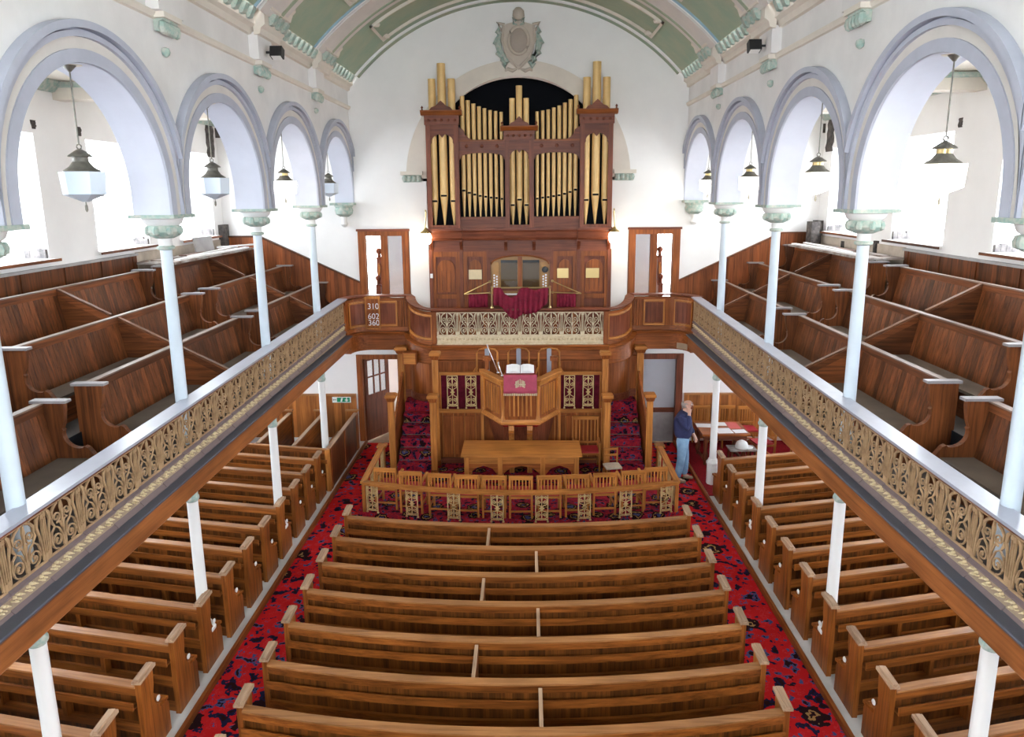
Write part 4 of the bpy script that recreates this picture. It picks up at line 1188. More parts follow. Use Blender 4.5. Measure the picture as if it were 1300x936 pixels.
def bench(p, x0, x1, fy, bow=None, n=1):
    """sections of one pew back and seat, following fy(x)"""
    xs_ = [x0 + (x1 - x0) * i / n for i in range(n + 1)]

    def run(name, mt, ya, yb, za, zb, par=p):
        m = MB(); vs, fs = [], []
        for x in xs_:
            q = fy(x)
            vs += [(x, q + ya, za), (x, q + yb, za), (x, q + yb, zb), (x, q + ya, zb)]
        for i in range(n):
            for k in range(4): fs.append((i * 4 + k, i * 4 + (k + 1) % 4, (i + 1) * 4 + (k + 1) % 4, (i + 1) * 4 + k))
        fs += [(3, 2, 1, 0), (n * 4, n * 4 + 1, n * 4 + 2, n * 4 + 3)]
        fs = [f[::-1] for f in fs]
        m.add(vs, fs)
        return m.obj(name, mt, par)
    run('top_rail', 'pewf_x', -0.055, 0.03, 0.795, 0.885)
    run('top_edge', 'worn_edge_x', -0.065, 0.04, 0.885, 0.905)
    run('back_boarding', 'pewf_boards', -0.012, 0.012, 0.12, 0.81)
    run('book_rest', 'pewf_boards', -0.10, -0.01, 0.665, 0.68)
    run('book_rest_front', 'pewf_x', -0.12, -0.10, 0.655, 0.745)
    run('lower_rail', 'pewf_x', -0.05, 0.02, 0.34, 0.45)
    run('seat', 'pewf_x', 0.02, 0.40, 0.42, 0.455)
    run('foot_board', 'pewf_x', -0.02, 0.02, 0.0, 0.13)


CZ = AISLE
ENDY = [10.60, 9.88, 9.14, 8.44, 7.70, 6.98, 6.27, 5.56]
NTH = ['nearest the communion rail', 'second from the communion rail', 'third from the communion rail', 'fourth from the communion rail', 'fifth from the communion rail', 'sixth from the communion rail', 'seventh from the communion rail', 'eighth from the communion rail']
SAG = 0.30
for i, ye in enumerate(ENDY):
    p = thing('curved_pew', (0.0, ye, CZ), 0, 'long curved pine centre pew, %s' % NTH[i], 'pew', 'centre pews')
    fy = lambda x: -SAG * (1 - (x / 2.75) ** 2)
    bench(p, -2.72, 2.72, fy, n=16)
    for s_ in (-1, 1):
        e = inst('pew_end', END_F, p, (s_ * 2.75, 0, 0)); inst('end_cap', CAP_F, e)
        m3 = MB()
    dx = -0.42 if i % 2 == 0 else 0.27
    if i > 0:
        dxx = -0.42 if (i - 1) % 2 == 0 else 0.30
        m3 = MB(); q = fy(dxx); gap = ENDY[i - 1] - ye
        m3.box(dxx - 0.018, dxx + 0.018, q + 0.03, q + gap - 0.11, 0.0, 0.875); dv = m3.obj('divider', 'pewf_y', p)
        m3 = MB(); m3.box(dxx - 0.02, dxx + 0.02, q + 0.03, q + gap - 0.11, 0.875, 0.90); m3.obj('divider_cap', 'worn_edge_y', dv)

SIDEY = [12.93, 12.22, 11.53, 10.79, 10.08, 9.38, 8.67, 7.94, 7.23, 6.52, 5.81]
ONE = ['first', 'second', 'third', 'fourth', 'fifth', 'sixth', 'seventh', 'eighth', 'ninth', 'tenth', 'eleventh']
for sd, nmx in ((-1, 'left'), (1, 'right')):
    ang = math.radians(10.8 if sd < 0 else 12.6)
    LP = 2.80
    for i, y in enumerate(SIDEY):
        if sd < 0 and i == 0: pass
        p = thing('side_pew', (sd * 3.92, y - 0.0, 0.0), -ang if sd < 0 else ang, '%s pine side pew under the %s gallery, counted from the end wall' % (ONE[i], nmx), 'pew', 'side pews under the %s gallery' % nmx)
        if sd < 0: bench(p, -LP, -0.02, lambda x: 0.0)
        else: bench(p, 0.02, LP, lambda x: 0.0)
        e = inst('pew_end', END_F, p, (0, 0, 0)); inst('end_cap', CAP_F, e)
        inst('scroll_boss', KNOB_F, e, (-sd * 0.035, 0.235, 0.55))
        e.rotation_euler = (0, 0, (ang if sd < 0 else -ang))
        for q in (0.9, 1.75, 2.4):
            m3 = MB(); m3.box(sd * q - 0.03, sd * q + 0.03, -0.10, -0.012, 0.45, 0.665); m3.obj('bracket', 'pewf_z', p)

# ---- three pews turned sideways at the front on the left, with a closing screen
GM = ['worn_edge_y']
for k, xb in enumerate((-5.42, -4.62, -3.86)):
    y0 = 13.57 + 0.20 * (-3.86 - xb)
    p = thing('sideways_pew', (xb, y0, 0.0), 0, 'sideways pew by the end wall, %s' % ['farthest from the aisle', 'middle of three', 'panelled back facing the aisle'][k], 'pew', 'sideways pews')
    L = 15.95 - y0
    m3 = MB(); m3.box(-0.025, 0.025, 0.0, L, 0.0 if k == 2 else 0.1, 0.87)
    m3.obj('back', 'wainscot_y' if k == 2 else 'pewf_y', p)
    m3 = MB(); m3.box(-0.04, 0.04, 0.0, L, 0.87, 0.90); m3.obj('top_edge', 'worn_edge_y', p)
    if k == 2:
        m3 = MB()
        for q in (0.02, 1.15, 2.25): m3.box(0.025, 0.04, q, q + 0.09, 0.0, 0.87)
        m3.obj('stiles', 'oak_z', p)
    m3 = MB(); m3.box(-0.46, -0.03, 0.0, L, 0.40, 0.44); m3.obj('seat', 'light_y', p)
    m3 = MB(); m3.box(-0.42, -0.40, 0.0, L, 0.0, 0.40); m3.obj('seat_front', 'pewf_y', p)
    m3 = MB(); m3.prism([(-x * 0.75, z) for x, z in EP], L - 0.02, L + 0.03, 'xz'); e = m3.obj('bench_end', 'pewf_z', p)
    m3 = MB(); m3.box(-0.24, 0.07, L - 0.04, L + 0.05, 0.93, 0.958); m3.obj('end_cap', 'worn_edge_x', e)
p = thing('pew_screen', (-3.86, 13.50, 0.0), -math.radians(11), 'plain back screen closing the sideways pews', 'screen')
m3 = MB(); m3.box(-2.6, 0.0, -0.02, 0.02, 0.0, 0.82); m3.obj('boarding', 'pewf_boards', p)
m3 = MB(); m3.box(-2.6, 0.03, -0.03, 0.03, 0.80, 0.88); m3.obj('top_rail', 'pewf_x', p)
m3 = MB(); m3.box(-2.6, 0.03, -0.035, 0.035, 0.88, 0.90); m3.obj('top_edge', 'worn_edge_x', p)
m3 = MB(); m3.box(-2.6, 0.0, -0.05, -0.02, 0.60, 0.68); m3.obj('book_rest', 'pewf_x', p)
m3 = MB(); m3.box(-0.04, 0.035, -0.035, 0.035, 0.0, 0.88); m3.obj('corner_post', 'light_z', p)

# ---- boards and debris lying across the rear gallery pews
for sd, nmx in ((-1, 'left'), (1, 'right')):
    zt = ROWF[2] + 0.965
    def slab(name, mt, x0, x1, y0, y1, z, th, tilt, label, rz=0.0, cat='board'):
        m = MB(); m.box(-(x1 - x0) / 2, (x1 - x0) / 2, -(y1 - y0) / 2, (y1 - y0) / 2, 0, th)
        o = m.obj(name, mt, None, (sd * (x0 + x1) / 2, (y0 + y1) / 2, z))
        o.rotation_euler = (0, sd * tilt, sd * rz)
        return tag(o, label, cat, 'salvaged boards on the %s gallery pews' % nmx)
    slab('salvaged_board', 'dust_board', 6.02, 6.72, 12.5, 15.9, zt, 0.04, 0.0, 'wide dusty board laid across the rear %s gallery pew' % nmx, 0.03)
    slab('salvaged_plank', 'worn_white', 6.05, 6.16, 12.8, 15.7, zt + 0.042, 0.03, 0.0, 'long white-painted plank on the dusty board, %s gallery' % nmx, 0.05)
    slab('salvaged_plank', 'worn_white', 6.30, 6.38, 13.5, 16.0, zt + 0.042, 0.03, 0.0, 'narrow white-painted plank beside the long one, %s gallery' % nmx, -0.04)
    slab('door_panel', 'dust_board', 6.42, 6.62, 12.7, 13.5, zt + 0.042, 0.02, 0.0, 'small brown door panel on the dusty board, %s gallery' % nmx, 0.0, 'panel')
    slab('door_panel', 'pewg_y', 6.44, 6.6, 13.8, 14.6, zt + 0.042, 0.015, 0.0, 'dark loose panel on the dusty board, %s gallery' % nmx, 0.1, 'panel')
    if sd < 0:
        slab('plaster_sheet', 'stone_grey', 6.50, 6.53, 14.4, 15.0, zt + 0.06, 0.30, 0.15, 'grey sheet leaning behind the boards, left gallery', 0.2, 'sheet')
        slab('salvaged_plank', 'worn_white', 6.25, 6.33, 15.3, 16.3, zt + 0.075, 0.03, 0.0, 'short white plank end lying crosswise, left gallery', 0.5)
    else:
        slab('wooden_post', 'charred', 6.52, 6.70, 16.0, 16.3, ROWF[2] + 0.33, 1.15, 0.0, 'dark charred post in the right gallery corner', 0.0, 'post')
# ================================================================== ORGAN
OX, OY = 0.035, 16.20
org = thing('pipe_organ', (OX, OY, 2.60), 0, 'mahogany pipe organ with gold display pipes in the end wall arch', 'organ')
def OZ(z): return z - 2.60


def obox(name, mt, x0, x1, y0, y1, z0, z1, par=org):
    m = MB(); m.box(x0, x1, y0, y1, OZ(z0), OZ(z1)); return m.obj(name, mt, par)


obox('case_body', 'mahog_z', -2.05, 2.05, 0.06, 0.30, 2.60, 4.70)
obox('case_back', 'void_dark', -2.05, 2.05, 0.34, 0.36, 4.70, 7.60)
for s_ in (-1, 1): obox('case_side', 'mahog_z', s_ * 2.06, s_ * 2.02, 0.0, 0.9, 2.60, 7.55)
# lower panels each side of the console
for a, b in ((-2.02, -1.38), (-1.30, -0.76), (0.76, 1.30), (1.38, 2.02)):
    st = 0.09
    fr = MB(); fr.box(a, a + st, 0.0, 0.06, OZ(2.7), OZ(4.64)); fr.box(b - st, b, 0.0, 0.06, OZ(2.7), OZ(4.64))
    fr.box(a + st, b - st, 0.0, 0.06, OZ(4.52), OZ(4.64)); fr.box(a + st, b - st, 0.0, 0.06, OZ(3.55), OZ(3.66)); fr.box(a + st, b - st, 0.0, 0.06, OZ(2.7), OZ(2.85))
    fr.obj('panel_frame', 'oak_z', org)
    m = MB(); c = (a + b) / 2; hw = (b - a) / 2 - st - 0.03
    poly = [(c - hw, OZ(3.70)), (c + hw, OZ(3.70)), (c + hw, OZ(4.25))] + [(c + hw * math.cos(t), OZ(4.25) + 0.2 * math.sin(t)) for t in [PI * i / 10 for i in range(1, 10)]] + [(c - hw, OZ(4.25))]
    m.prism(poly, 0.035, 0.06, 'xz'); m.obj('arched_panel', 'oak_z', org)
    for q in (-0.5, 0, 0.5):
        m = MB(); m.tube([(c + q * hw, 0.034, OZ(3.75)), (c + q * hw, 0.034, OZ(4.2))], 0.006, 5); m.obj('panel_carving', 'mahog_z', org)
for x in (-2.04, -1.34, -0.72, 0.72, 1.34, 2.04):
    obox('case_stile', 'mahog_z', x - 0.04, x + 0.04, -0.03, 0.06, 2.60, 4.68)
# frieze, brackets and the projecting impost
obox('lower_frieze', 'mahog_x', -2.05, 2.05, -0.02, 0.06, 4.64, 4.90)
for x in (-2.0, -1.33, -0.32, 0.32, 1.33, 2.0):
    m = MB(); m.prism([(0.06, OZ(4.66)), (-0.02, OZ(4.66)), (-0.06, OZ(4.75)), (-0.17, OZ(4.87)), (-0.17, OZ(4.90)), (0.06, OZ(4.90))], x - 0.035, x + 0.035, 'yz'); m.obj('bracket', 'mahog_z', org)
for a, b, d in ((-2.09, -1.30, 0.14), (-1.30, -0.36, 0.05), (-0.36, 0.36, 0.14), (0.36, 1.30, 0.05), (1.30, 2.09, 0.14)):
    m = MB(); m.prism([(0.34, OZ(4.90)), (-0.10 - d * 0.5, OZ(4.90)), (-0.12 - d * 0.5, OZ(4.94)), (-0.10 - d * 0.5, OZ(4.96)), (-0.06 - d * 0.5, OZ(5.08)), (-0.08 - d * 0.5, OZ(5.12)), (-0.08 - d * 0.5, OZ(5.17)), (0.34, OZ(5.17))], a, b, 'yz'); m.obj('impost', 'mahog_x', org)


def tower(x0, x1, ztop, cor, name):
    """carved pipe tower: posts, pierced head, cornice, cresting"""
    t = MB()
    w_ = 0.10
    t.box(x0, x0 + w_, -0.10, 0.0, OZ(5.17), OZ(ztop)); t.box(x1 - w_, x1, -0.10, 0.0, OZ(5.17), OZ(ztop))
    t.box(x0 + w_, x1 - w_, -0.10, -0.02, OZ(5.17), OZ(5.24))
    t.obj(name + '_posts', 'mahog_z', org)
    m = MB(); c = (x0 + x1) / 2; hw = (x1 - x0) / 2 - w_
    head = [(c - hw, OZ(ztop)), (c - hw, OZ(ztop) - 0.42), (c - hw + 0.03, OZ(ztop) - 0.36)]
    head += [(c + hw * 0.93 * math.cos(PI - PI * i / 12), OZ(ztop) - 0.36 + 0.17 * math.sin(PI * i / 12)) for i in range(13) if i != 6]
    head = head[:9] + [(c, OZ(ztop) - 0.27)] + head[9:]
    head += [(c + hw - 0.03, OZ(ztop) - 0.36), (c + hw, OZ(ztop) - 0.42), (c + hw, OZ(ztop))]
    m.prism(head, -0.085, -0.05, 'xz'); m.obj(name + '_head', 'mahog_x', org)
    m = MB(); m.box(x0 - 0.02, x1 + 0.02, -0.13, 0.02, OZ(ztop), OZ(ztop) + 0.20)
    for k in range(5): m.lathe([(0, -0.02), (0.028, -0.012), (0.034, 0)], (x0 + (x1 - x0) * (k + 0.5) / 5, -0.13, OZ(ztop) + 0.10), 6, 'y')
    m.obj(name + '_frieze', 'mahog_x', org)
    m = MB(); m.prism([(0.02, OZ(cor)), (-0.15, OZ(cor)), (-0.21, OZ(cor) + 0.05), (-0.23, OZ(cor) + 0.08), (-0.23, OZ(cor) + 0.10), (0.02, OZ(cor) + 0.10)], x0 - 0.09, x1 + 0.09, 'yz'); m.obj(name + '_cornice', 'oak_x', org)
    m = MB(); zz = OZ(cor) + 0.10; h2 = (x1 - x0) * 0.36
    cr = [(c - h2, zz), (c + h2, zz), (c + h2 * 0.8, zz + 0.06), (c + h2 * 0.45, zz + 0.09), (c + h2 * 0.18, zz + 0.16), (c, zz + 0.20), (c - h2 * 0.18, zz + 0.16), (c - h2 * 0.45, zz + 0.09), (c - h2 * 0.8, zz + 0.06)]
    m.prism(cr, -0.19, -0.15, 'xz'); m.obj(name + '_cresting', 'mahog_x', org)
    for s_ in (x0 - 0.05, x1 + 0.05):
        m = MB(); m.lathe([(0.025, zz), (0.012, zz + 0.03), (0.028, zz + 0.06), (0, zz + 0.10)], (s_, -0.18, 0), 8); m.obj(name + '_finial', 'mahog_z', org)


tower(-2.06, -1.34, 7.42, 7.62, 'left_tower')
tower(-0.32, 0.32, 7.08, 7.28, 'centre_tower')
tower(1.34, 2.06, 7.42, 7.62, 'right_tower')
for a, b in ((-1.34, -0.32), (0.32, 1.34)):
    obox('flat_sill', 'mahog_x', a, b, -0.03, 0.05, 5.17, 5.42)
    obox('flat_sill_moulding', 'mahog_x', a, b, -0.06, 0.0, 5.36, 5.42)
    obox('flat_rail', 'mahog_x', a, b, -0.05, 0.02, 6.87, 7.06)
    obox('flat_rail_edge', 'oak_x', a, b, -0.08, 0.03, 7.06, 7.10)
    c = (a + b) / 2; hw = (b - a) / 2
    m = MB()
    m.prism([(a, OZ(6.87)), (a, OZ(6.66)), (a + 0.05, OZ(6.72))] + [(c + hw * 0.9 * math.cos(PI - PI * i / 10), OZ(6.74) + 0.08 * math.sin(PI * i / 10)) for i in range(11)] + [(b - 0.05, OZ(6.72)), (b, OZ(6.66)), (b, OZ(6.87))], -0.04, -0.01, 'xz'); m.obj('flat_head', 'mahog_x', org)
    for k in range(3):
        m = MB(); m.lathe([(0, -0.02), (0.03, -0.012), (0.04, 0)], (a + (b - a) * (k + 0.5) / 3, -0.05, OZ(6.965)), 8, 'y'); m.obj('rail_rosette', 'mahog_x', org)
    out = a if a < 0 else b
    s_ = 1 if a < 0 else -1
    m = MB(); m.prism([(out, OZ(7.10)), (out + s_ * 0.30, OZ(7.10)), (out + s_ * 0.22, OZ(7.14)), (out + s_ * 0.14, OZ(7.22)), (out + s_ * 0.12, OZ(7.30)), (out, OZ(7.38))], -0.05, -0.02, 'xz'); m.obj('scroll_bracket', 'mahog_x', org)


def pipe(x, y, z0, zm, z1, r):
    m = MB(); m.lathe([(0.018, OZ(z0)), (r, OZ(zm)), (r, OZ(z1)), (r * 0.9, OZ(z1)), (r * 0.9, OZ(z1) - 0.05)], (x, y, 0), 16)
    p = m.obj('organ_pipe', 'pipe_gold', org, smooth=True)
    m = MB(); m.box(x - r * 0.72, x + r * 0.72, y - r - 0.006, y - r * 0.6, OZ(zm) - 0.005, OZ(zm) + 0.035); m.obj('mouth', 'void_dark', p)
    m = MB(); m.box(x - r * 0.8, x + r * 0.8, y - r - 0.004, y - r * 0.7, OZ(zm) + 0.035, OZ(zm) + 0.06); m.obj('upper_lip', 'pipe_gold', p)


for c in (-1.70, 1.70):
    for dx, zm, z1, r in ((-0.215, 5.76, 8.40, 0.082), (0.0, 5.88, 8.72, 0.092), (0.215, 5.76, 8.40, 0.082)):
        pipe(c + dx, 0.06, 5.24, zm, z1, r)
for dx, zm, z1, r in ((-0.155, 5.66, 7.98, 0.062), (0.0, 5.78, 8.24, 0.07), (0.155, 5.66, 7.98, 0.062)):
    pipe(dx, 0.06, 5.24, zm, z1, r)
tops = [8.04, 7.95, 7.88, 7.82, 7.78, 7.74, 7.72, 7.70]
mou = [5.99, 5.94, 5.90, 5.87, 5.85, 5.83, 5.82, 5.80]
for s_ in (-1, 1):
    for k in range(8):
        pipe(s_ * (1.255 - 0.1225 * k), 0.10, 5.42, mou[k], tops[k], 0.050 - 0.0016 * k)
# console recess with glazed doors, stop jambs and keys
obox('console_back', 'console_amber', -0.70, 0.70, 0.03, 0.055, 3.55, 4.64)
m = MB(); ar = [(-0.72, OZ(4.66)), (-0.72, OZ(4.36)), (-0.68, OZ(4.36))] + [(0.68 * math.cos(PI - PI * i / 14), OZ(4.36) + 0.20 * math.sin(PI * i / 14)) for i in range(15)] + [(0.72, OZ(4.36)), (0.72, OZ(4.66))]
m.prism(ar, -0.04, 0.03, 'xz'); m.obj('console_arch', 'mahog_x', org)
m = MB(); m.tube([(0.66 * math.cos(PI - PI * i / 14), -0.045, OZ(4.35) + 0.20 * math.sin(PI * i / 14)) for i in range(15)], 0.02, 6); m.obj('console_arch_bead', 'oak_x', org, smooth=True)
obox('door_post', 'oak_z', -0.045, 0.045, -0.03, 0.04, 3.72, 4.52)
for s_ in (-1, 1):
    obox('jamb', 'console_amber', s_ * 0.48, s_ * 0.64, -0.02, 0.03, 3.66, 4.40)
    obox('music_glass', 'pane_grey', s_ * 0.06, s_ * 0.44, -0.012, -0.006, 3.76, 4.42)
    obox('door_rail', 'black_metal', s_ * 0.06, s_ * 0.44, -0.02, 0.0, 4.38, 4.44)
    obox('music_desk', 'mahog_x', s_ * 0.06, s_ * 0.44, -0.05, 0.0, 3.74, 3.80)
    for k in range(7):
        for q in range(2):
            m = MB(); m.lathe([(0.012, 0.0), (0.012, -0.04), (0.022, -0.045), (0.022, -0.06)], (s_ * (0.53 + 0.06 * q) - 0.0, -0.02, OZ(3.70 + 0.062 * k + 0.03 * q)), 8, 'y'); m.obj('stop_knob', 'paper', org)
m = MB(); m.lathe([(0.0, -0.05), (0.07, -0.045), (0.075, 0.0)], (0.57, -0.03, OZ(4.22)), 16, 'y'); m.obj('round_mirror', 'black_metal', org)
obox('key_desk', 'mahog_x', -0.70, 0.70, -0.22, 0.0, 3.58, 3.66)
obox('keys', 'paper', -0.55, 0.55, -0.20, -0.05, 3.66, 3.68)
for x, mt, z in ((-1.03, 'gilt_pale', 4.12), (0.96, 'brass', 4.14), (1.66, 'brass', 4.14)):
    obox('brass_plate', mt, x - 0.15, x + 0.15, 0.02, 0.034, z - 0.12, z + 0.10)
obox('light_switch', 'paper', -2.06, -2.00, -0.05, -0.03, 4.04, 4.14)

# wall lamps beside the organ
for s_, nmx in ((-1, 'left'), (1, 'right')):
    x = OX + s_ * 2.12
    t = thing('wall_lamp', (x, 16.12, 4.95), 0, 'glowing wall lamp at the %s edge of the organ' % nmx, 'lamp')
    m = MB(); m.tube([(0, 0.02, 0.62), (-s_ * 0.02, -0.06, 0.58), (0, -0.08, 0.40), (s_ * 0.02, -0.08, 0.20)], 0.02, 8); m.obj('bracket', 'brass', t, smooth=True)
    m = MB(); m.lathe([(0.13, 0.12), (0.11, 0.15), (0.05, 0.19), (0.03, 0.24)], (0, -0.08, 0), 14); m.obj('gallery_ring', 'brass', t, smooth=True)
    m = MB(); m.lathe([(0.05, -0.14), (0.10, -0.11), (0.135, -0.02), (0.13, 0.06), (0.09, 0.13)], (0, -0.08, 0), 16); m.obj('globe', 'sconce_lit', t, smooth=True)
    l = bpy.data.lights.new('lamp_light', 'POINT'); l.energy = 16; l.color = (1.0, 0.78, 0.5); l.shadow_soft_size = 0.14
    lo_ = bpy.data.objects.new('lamp_light', l); col.objects.link(lo_); lo_.parent = t; lo_.location = (0, -0.26, 0.0)

# ---- curtains and brass rails on the choir front
def cloth(name, mt, par, pts_top, pts_bot, n, amp, waves, loc=(0, 0, 0), rows=6, seed=1):
    """hanging cloth between a top polyline and a bottom polyline with pleats"""
    rnd = random.Random(seed)
    ph = rnd.random() * 6
    vs, fs = [], []
    for j in range(rows + 1):
        v = j / rows
        for i in range(n + 1):
            u = i / n
            a, b = pts_top(u), pts_bot(u)
            p = [a[k] + (b[k] - a[k]) * v for k in range(3)]
            p[1] += amp * math.sin(waves * 2 * PI * u + ph + 0.5 * math.sin(5 * u + v)) * (0.35 + 0.65 * v)
            vs.append(tuple(p))
    for j in range(rows):
        for i in range(n): fs.append((j * (n + 1) + i, j * (n + 1) + i + 1, (j + 1) * (n + 1) + i + 1, (j + 1) * (n + 1) + i))
    m = MB(); m.add(vs, fs)
    me = m.mesh(name, mt, True)
    o = inst(name, me, par, loc)
    sm = o.modifiers.new('thickness', 'SOLIDIFY'); sm.thickness = 0.012
    return o


br = thing('brass_curtain_rail', (OX, 15.50, 3.445), 0, 'low brass curtain rail on posts in front of the console', 'rail')
m = MB(); m.tube([(-0.62, 0, 0.45), (0.66, 0, 0.45)], 0.018, 8); m.obj('bar', 'brass', br)
for x in (-0.62, 0.66):
    m = MB(); m.lathe([(0.04, 0.0), (0.03, 0.03), (0.016, 0.05), (0.015, 0.44), (0.026, 0.46), (0.026, 0.48), (0, 0.50)], (x, 0, 0), 10); m.obj('post', 'brass', br)
cu = thing('curtain', (OX, 15.46, 3.44), 0, 'crimson velvet curtain draped over the brass rail and gallery front', 'curtain')
def pl(tab, u):
    for (a, p), (b, q) in zip(tab, tab[1:]):
        if u <= b: return p + (q - p) * (u - a) / (b - a)
    return tab[-1][1]
_ct = [(0, 0.46), (0.13, 0.465), (0.2, 0.34), (0.32, 0.24), (0.42, 0.30), (0.5, 0.46), (0.62, 0.465), (0.75, 0.40), (0.9, 0.45), (1, 0.46)]
_cb = [(0, 0.09), (0.12, 0.06), (0.2, -0.02), (0.3, -0.17), (0.4, -0.22), (0.48, -0.16), (0.55, -0.09), (0.62, -0.11), (0.8, -0.07), (0.92, 0.05), (1, 0.12)]
_cy = [(0, 0.0), (0.14, -0.02), (0.22, -0.14), (0.85, -0.14), (1.0, 0.0)]
cloth('drape', 'velvet', cu, lambda u: (-0.58 + 1.20 * u, 0.02 + 0.5 * pl(_cy, u) * (0.3 if pl(_ct, u) > 0.44 else 0.7), pl(_ct, u)), lambda u: (-0.58 + 1.18 * u, pl(_cy, u), pl(_cb, u)), 90, 0.03, 11, rows=8, seed=3)
for s_, nmx in ((-1, 'left'), (1, 'right')):
    xa, xb = (-1.24, -0.66) if s_ < 0 else (1.36, 0.72)
    t = thing('folding_curtain_rail', (OX, 15.60, 3.445), 0, 'folding brass curtain arm on the %s of the console' % nmx, 'rail')
    m = MB(); m.tube([(xb, 0, 0.33), (xa, 0, 0.30)], 0.013, 7); m.obj('bar', 'brass', t)
    m = MB(); m.tube([(xb, 0, 0.58), (xa, 0, 0.30)], 0.011, 7); m.obj('stay', 'brass', t)
    m = MB(); m.lathe([(0, 0.30), (0.03, 0.31), (0.03, 0.35), (0, 0.36)], (xb, 0, 0), 8); m.lathe([(0, 0.55), (0.035, 0.565), (0.035, 0.60), (0, 0.615)], (xb, 0, 0), 8); m.obj('knuckles', 'brass', t)
    c = cloth('curtain', 'velvet', None, lambda u: (min(xa, xb) + 0.10 + 0.42 * u, 0, 0.30), lambda u: (min(xa, xb) + 0.10 + 0.42 * u, 0, 0.0), 24, 0.018, 6, (OX, 15.60, 3.445), seed=8 + s_)
    tag(c, 'short crimson curtain hanging from the %s brass arm' % nmx, 'curtain')

# ---- hymn board on the left gallery corner
hb = thing('hymn_board', (-3.315, 15.80, 2.92), 0, 'wooden hymn board with three white numbers on the left gallery corner', 'board')
m = MB(); m.box(-0.16, 0.16, 0.0, 0.03, 0.02, 0.74); m.obj('back_board', 'oak_z', hb)
m = MB(); m.box(-0.17, -0.14, -0.015, 0.03, 0, 0.76); m.box(0.14, 0.17, -0.015, 0.03, 0, 0.76); m.box(-0.14, 0.14, -0.015, 0.03, 0, 0.03); m.box(-0.18, 0.18, -0.02, 0.03, 0.70, 0.76); m.obj('frame', 'light_z', hb)
def text_mesh(body, size, extr=0.002):
    cu_ = bpy.data.curves.new('lettering', 'FONT'); cu_.body = body; cu_.size = size; cu_.extrude = extr; cu_.align_x = 'CENTER'
    ob = bpy.data.objects.new('tmp', cu_); col.objects.link(ob)
    bpy.context.view_layer.update()
    me = bpy.data.meshes.new_from_object(ob.evaluated_get(bpy.context.evaluated_depsgraph_get()))
    bpy.data.objects.remove(ob); bpy.data.curves.remove(cu_)
    return me
for k, tx in enumerate(('310', '602', '360')):
    me = text_mesh(tx, 0.185, 0.004); me.materials.append(MATS['paper'])
    o = inst('number_row', me, hb, (0.02, -0.006, (0.47, 0.24, 0.09)[k])); o.rotation_euler = (PI / 2, 0, 0); o.scale = (0.95, 1, 1)
    m = MB(); m.box(-0.13, 0.13, -0.012, 0.0, (0.45, 0.22, 0.07)[k], (0.465, 0.235, 0.085)[k]); m.obj('number_rail', 'light_x', hb)

# ================================================================== PULPIT PLATFORM
pf = thing('pulpit_platform', (OX, 14.72, DAIS), 0, 'panelled oak pulpit platform with red curtained balustrades', 'platform')
PH = 1.20
m = MB(); m.box(-1.78, 1.78, 0.02, 0.70, 0, PH); m.obj('platform_body', 'oak_z', pf)
m = MB(); m.box(-1.78, 1.78, 0.02, 0.68, PH, PH + 0.01); m.obj('platform_carpet', 'carpet_dais', pf)
m = MB(); m.box(-1.78, 1.78, -0.03, 0.02, 0, 0.12); m.obj('skirting', 'mahog_x', pf)
m = MB(); m.box(-1.78, 1.78, -0.04, 0.04, PH - 0.04, PH + 0.04); m.obj('platform_edge', 'light_x', pf)
for s_ in (-1, 1):
    for k in range(4):
        x = s_ * (0.86 + 0.24 * k)
        m = MB(); m.box(x - 0.105, x + 0.105, 0.0, 0.03, 0.20, PH - 0.12); m.obj('panel', 'oak_z', pf)
        m = MB(); m.box(x - 0.12, x - 0.105, -0.012, 0.02, 0.14, PH - 0.06); m.obj('panel_stile', 'light_z', pf)
    m = MB(); m.box(s_ * 0.78, s_ * 1.74, -0.035, 0.03, PH + 0.80, PH + 0.86); m.obj('balustrade_rail', 'light_x', pf)
    c = cloth('curtain', 'dark_red', pf, lambda u: (s_ * 1.26 - 0.47 + 0.94 * u, 0.02, PH + 0.80), lambda u: (s_ * 1.26 - 0.47 + 0.94 * u, 0.02, PH + 0.04), 60, 0.008, 18, rows=2, seed=5)
# tall gold fret panel 0.235 x 0.74 (xz plane)
m = MB(); W2, H2 = 0.235, 0.74
for s_ in (-1, 1):
    m.box(s_ * W2 / 2, s_ * (W2 / 2 - 0.016), -0.012, 0.01, 0, H2)
    m.box(s_ * (W2 / 2 + 0.01), s_ * (W2 / 2 - 0.026), -0.014, 0.012, 0, 0.03)
    for zc, fl in ((0.20, 1), (0.54, -1)):
        m.ribbon(spiral(s_ * 0.048, zc, 0.045, 0.008, -PI / 2 * fl, s_ * fl * 1.4, 12), 0.007, -0.01, 0.008)
        m.ribbon([(s_ * 0.01, zc - fl * 0.15), (s_ * 0.045, zc - fl * 0.12), (s_ * 0.085, zc - fl * 0.08), (s_ * 0.10, zc)], 0.007, -0.01, 0.008)
        m.ribbon([(s_ * 0.095, zc), (s_ * 0.085, zc + fl * 0.07), (s_ * 0.04, zc + fl * 0.09), (s_ * 0.01, zc + fl * 0.13)], 0.007, -0.01, 0.008)
    m.ribbon([(s_ * 0.0, 0.68), (s_ * 0.04, 0.66), (s_ * 0.075, 0.69), (s_ * 0.09, 0.65)], 0.008, -0.01, 0.008)
    m.ribbon([(s_ * 0.0, 0.09), (s_ * 0.05, 0.10), (s_ * 0.10, 0.07)], 0.008, -0.01, 0.008)
m.box(-W2 / 2, W2 / 2, -0.01, 0.01, 0.055, 0.07); m.box(-W2 / 2, W2 / 2, -0.01, 0.01, H2 - 0.015, H2)
